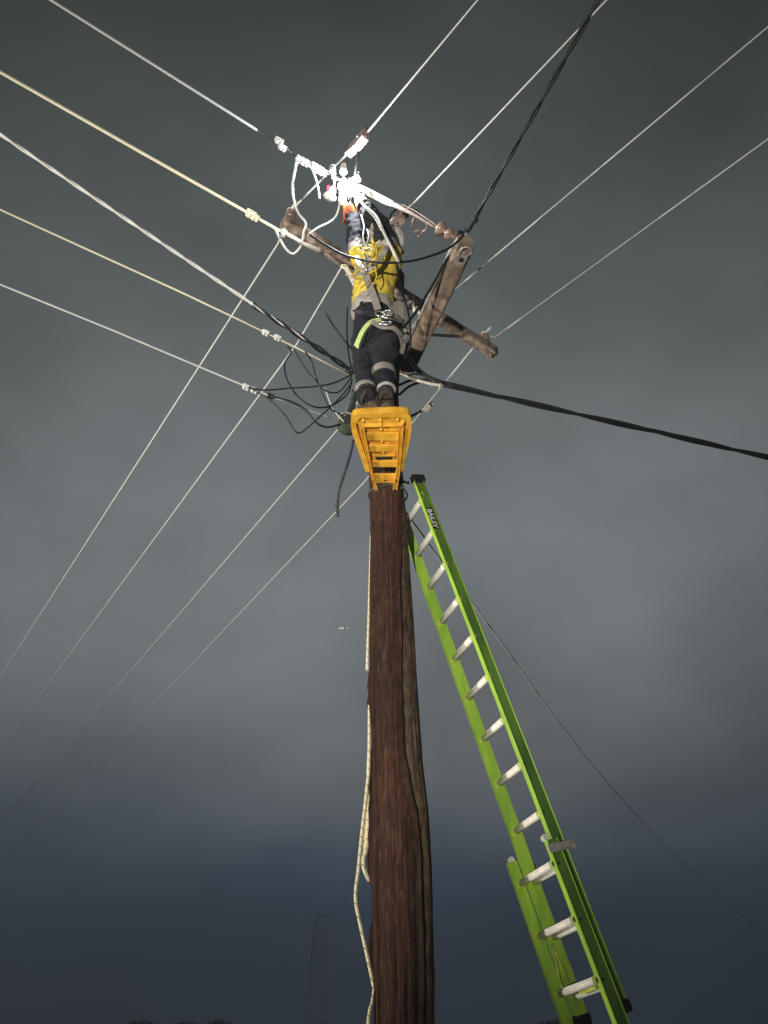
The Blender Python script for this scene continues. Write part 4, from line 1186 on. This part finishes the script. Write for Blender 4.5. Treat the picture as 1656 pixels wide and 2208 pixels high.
g._add([p + upv * .004 for p in hv[:nu]] + [p - upv * .004 for p in brim], [[i, (i + 1) % nu, nu + (i + 1) % nu, nu + i] for i in range(nu)], 0, True)
hel = g.build('helmet', M['helmet'], per)
g = G()
for k in range(6):
    a = pi * .62 + k * .15
    g.box(hc + (look * cos(a) * 1.08 + rt * sin(a) * .92) * .131 + upv * .035, (look, rt, upv), (.008, .008, .012), 0, .002)
g.build('vent', M['rubber'], hel, split=True)
# headlamp, lit
hl = hc + look * .165 + upv * .05
g = G(); g.lathe(hl - look * .03, hl + look * .012, [(0, .018), (.4, .026), (1, .028)], 16); g.build('headlamp', M['rubber'], hel)
g = G(); g.tube([hl + look * .012, hl + look * .015], .022, 16); g.build('headlamp_lens', M['lamp_on'], hel)

wl_ = thing('work_lamp', lwr_.lerp(lel, .12) + V((.0, -.115, .03)), 'small glaring white work lamp at the gloved hands', 'lamp')
wp = lwr_.lerp(lel, .12) + V((.0, -.115, .03)); wd = V((.1, -.25, .9)).normalized()
g = G(); g.lathe(wp - wd * .05, wp, [(0, .012), (.3, .016), (.7, .020), (1, .024)], 14); g.build('housing', M['rubber'], wl_)
g = G(); g.ball(wp + wd * .012, .024, sub=2); g.build('lens', M['lamp_on'], wl_)
LAMP = wp + wd * .05 + V((0, -.045, 0))
lamp('work_lamp_light', 'POINT', LAMP, 46, (.90, .94, 1.0), .025)
# harness: dorsal strap, shoulder straps, belt, leg loops, rings
def strap(pts, wdt, th, m, name, face=(0, -1, -.3), parent=per, sp=5):
    P = [V(p) for p in pts]
    if sp and len(P) > 2:
        Q = [P[0] * 2 - P[1]] + P + [P[-1] * 2 - P[-2]]; out = []
        for i in range(1, len(Q) - 2):
            for k in range(sp):
                t = k / sp; a, b, c, d = Q[i - 1], Q[i], Q[i + 1], Q[i + 2]
                out.append(.5 * ((2 * b) + (c - a) * t + (2 * a - 5 * b + 4 * c - d) * t * t + (3 * b - a - 3 * c + d) * t ** 3))
        out.append(P[-1]); P = out
    vs, fs = [], []
    F = V(face).normalized()
    for i, p in enumerate(P):
        d = (P[min(i + 1, len(P) - 1)] - P[max(i - 1, 0)]).normalized(); s = d.cross(F).normalized(); f2 = s.cross(d).normalized()
        vs += [p - s * wdt / 2 - f2 * th / 2, p + s * wdt / 2 - f2 * th / 2, p + s * wdt / 2 + f2 * th / 2, p - s * wdt / 2 + f2 * th / 2]
    for i in range(len(P) - 1):
        for k in range(4): fs.append([i * 4 + k, i * 4 + (k + 1) % 4, (i + 1) * 4 + (k + 1) % 4, (i + 1) * 4 + k])
    fs += [[3, 2, 1, 0], [len(P) * 4 - 4 + k for k in range(4)]]
    g = G(); g._add(vs, fs); return g.build(name, M[m], parent)
def bk(px, py, Y): return atY(px, py, Y)
strap([bk(786, 585, 3.50), bk(795, 612, 3.55), bk(806, 640, 3.59), bk(815, 668, 3.62)], .048, .005, 'web', 'back_strap')
strap([bk(788, 587, 3.50), bk(776, 570, 3.52), bk(768, 552, 3.58)], .036, .005, 'tape', 'shoulder_strap')
strap([bk(788, 587, 3.50), bk(806, 572, 3.48), bk(826, 548, 3.50), bk(836, 530, 3.56)], .036, .005, 'tape', 'shoulder_strap')
strap([bk(748, 592, 3.72), bk(768, 592, 3.55), bk(788, 588, 3.49)], .030, .005, 'tape', 'side_strap')
strap([bk(822, 690, 3.60), bk(800, 696, 3.60), bk(784, 714, 3.63), bk(775, 732, 3.68), bk(768, 748, 3.74)], .040, .006, 'web_lime', 'leg_strap')
strap([bk(802, 700, 3.585), bk(789, 716, 3.615), bk(781, 733, 3.655), bk(776, 747, 3.70)], .016, .008, 'rubber', 'strap_print')
strap([bk(800, 692, 3.60), bk(822, 704, 3.56), bk(845, 706, 3.56), bk(862, 720, 3.62), bk(869, 742, 3.72), bk(866, 762, 3.82)], .034, .006, 'web', 'leg_strap')
strap([bk(825, 676, 3.58), bk(848, 678, 3.60), bk(866, 690, 3.68), bk(874, 706, 3.80), bk(872, 722, 3.9)], .038, .006, 'web', 'belt')
strap([bk(765, 668, 3.78), bk(780, 676, 3.64), bk(800, 678, 3.60), bk(824, 676, 3.58)], .040, .006, 'navy', 'belt')
g = G()
g.ring(bk(820, 677, 3.55), (.3, -1, .2), .030, .0055, sc=1.15, ref=(1, 0, .7)); g.ring(bk(829, 697, 3.53), (-.1, -1, .5), .032, .0055, sc=1.5, ref=(1, 0, -.5)); g.ring(bk(838, 675, 3.56), (.1, -1, 0), .026, .005)
g.tube([bk(822, 684, 3.54), bk(838, 686, 3.54), bk(852, 690, 3.58), bk(868, 696, 3.66)], .006, 6, smooth_path=3)
g.build('buckle_ring', M['chrome'], per, split=True)
g = G(); g.ring(bk(787, 534, 3.44), (.2, -1, .2), .030, .007, sc=1.4, ref=(.3, 0, 1)); g.tube([bk(786, 546, 3.45), bk(791, 560, 3.46), bk(790, 584, 3.47)], .007, 7, smooth_path=3)
g.build('dorsal_ring', M['chrome'], per)
g = G()      # tool pouch at the right hip
pcq = bk(861, 672, 3.80)
g.box(pcq, (V((.94, .3, -.1)), V((-.3, .94, 0)), (0, 0, 1)), (.045, .035, .085), 0, .018); g.build('tool_pouch', M['web'], per)
# safety lanyard: from dorsal ring up between the arms, plus a small rope eye on the left
g = G(); g.tube([bk(787, 530, 3.44), bk(783, 510, 3.46), bk(785, 488, 3.50), bk(779, 462, 3.58)], .0065, 7, smooth_path=4)
g.tube([bk(789, 530, 3.44), bk(795, 512, 3.44), bk(792, 495, 3.5)], .0045, 7, smooth_path=4)
g.build('lanyard', M['white_cable'], None, 'white lanyard running from the ring on the back up between the arms', 'lanyard')
e0 = thing('rope_eye', bk(744, 574, 3.9), 'small pale rope eye sticking out left of the yellow shirt under the crossarm', 'rope')
g = G(); g.ring(bk(743, 575, 3.82), (.1, -1, .2), .026, .006, sc=1.0); g.tube([bk(749, 579, 3.80), bk(757, 590, 3.76), bk(764, 598, 3.72)], .008, 7, smooth_path=3); g.build('eye_loop', M['rope'], e0)
# yellow ropes knotted over the shirt back
yr = thing('cord_bundle', bk(800, 570, 3.45), 'tangle of yellow cords knotted over the back of the shirt', 'cord')
g = G()
for pts in ([(753, 597), (768, 586), (785, 578), (800, 560), (808, 540), (812, 524)], [(757, 600), (772, 582), (782, 560), (775, 545)], [(795, 590), (808, 582), (812, 566), (816, 548)],
            [(806, 612), (812, 595), (808, 575), (800, 560)], [(800, 600), (788, 612), (776, 622)]):
    g.tube([bk(x, y, 3.50 - .03 * sin(i)) for i, (x, y) in enumerate(pts)], .0045, 6, smooth_path=4)
g.build('cord', M['yellow'], yr, split=True)
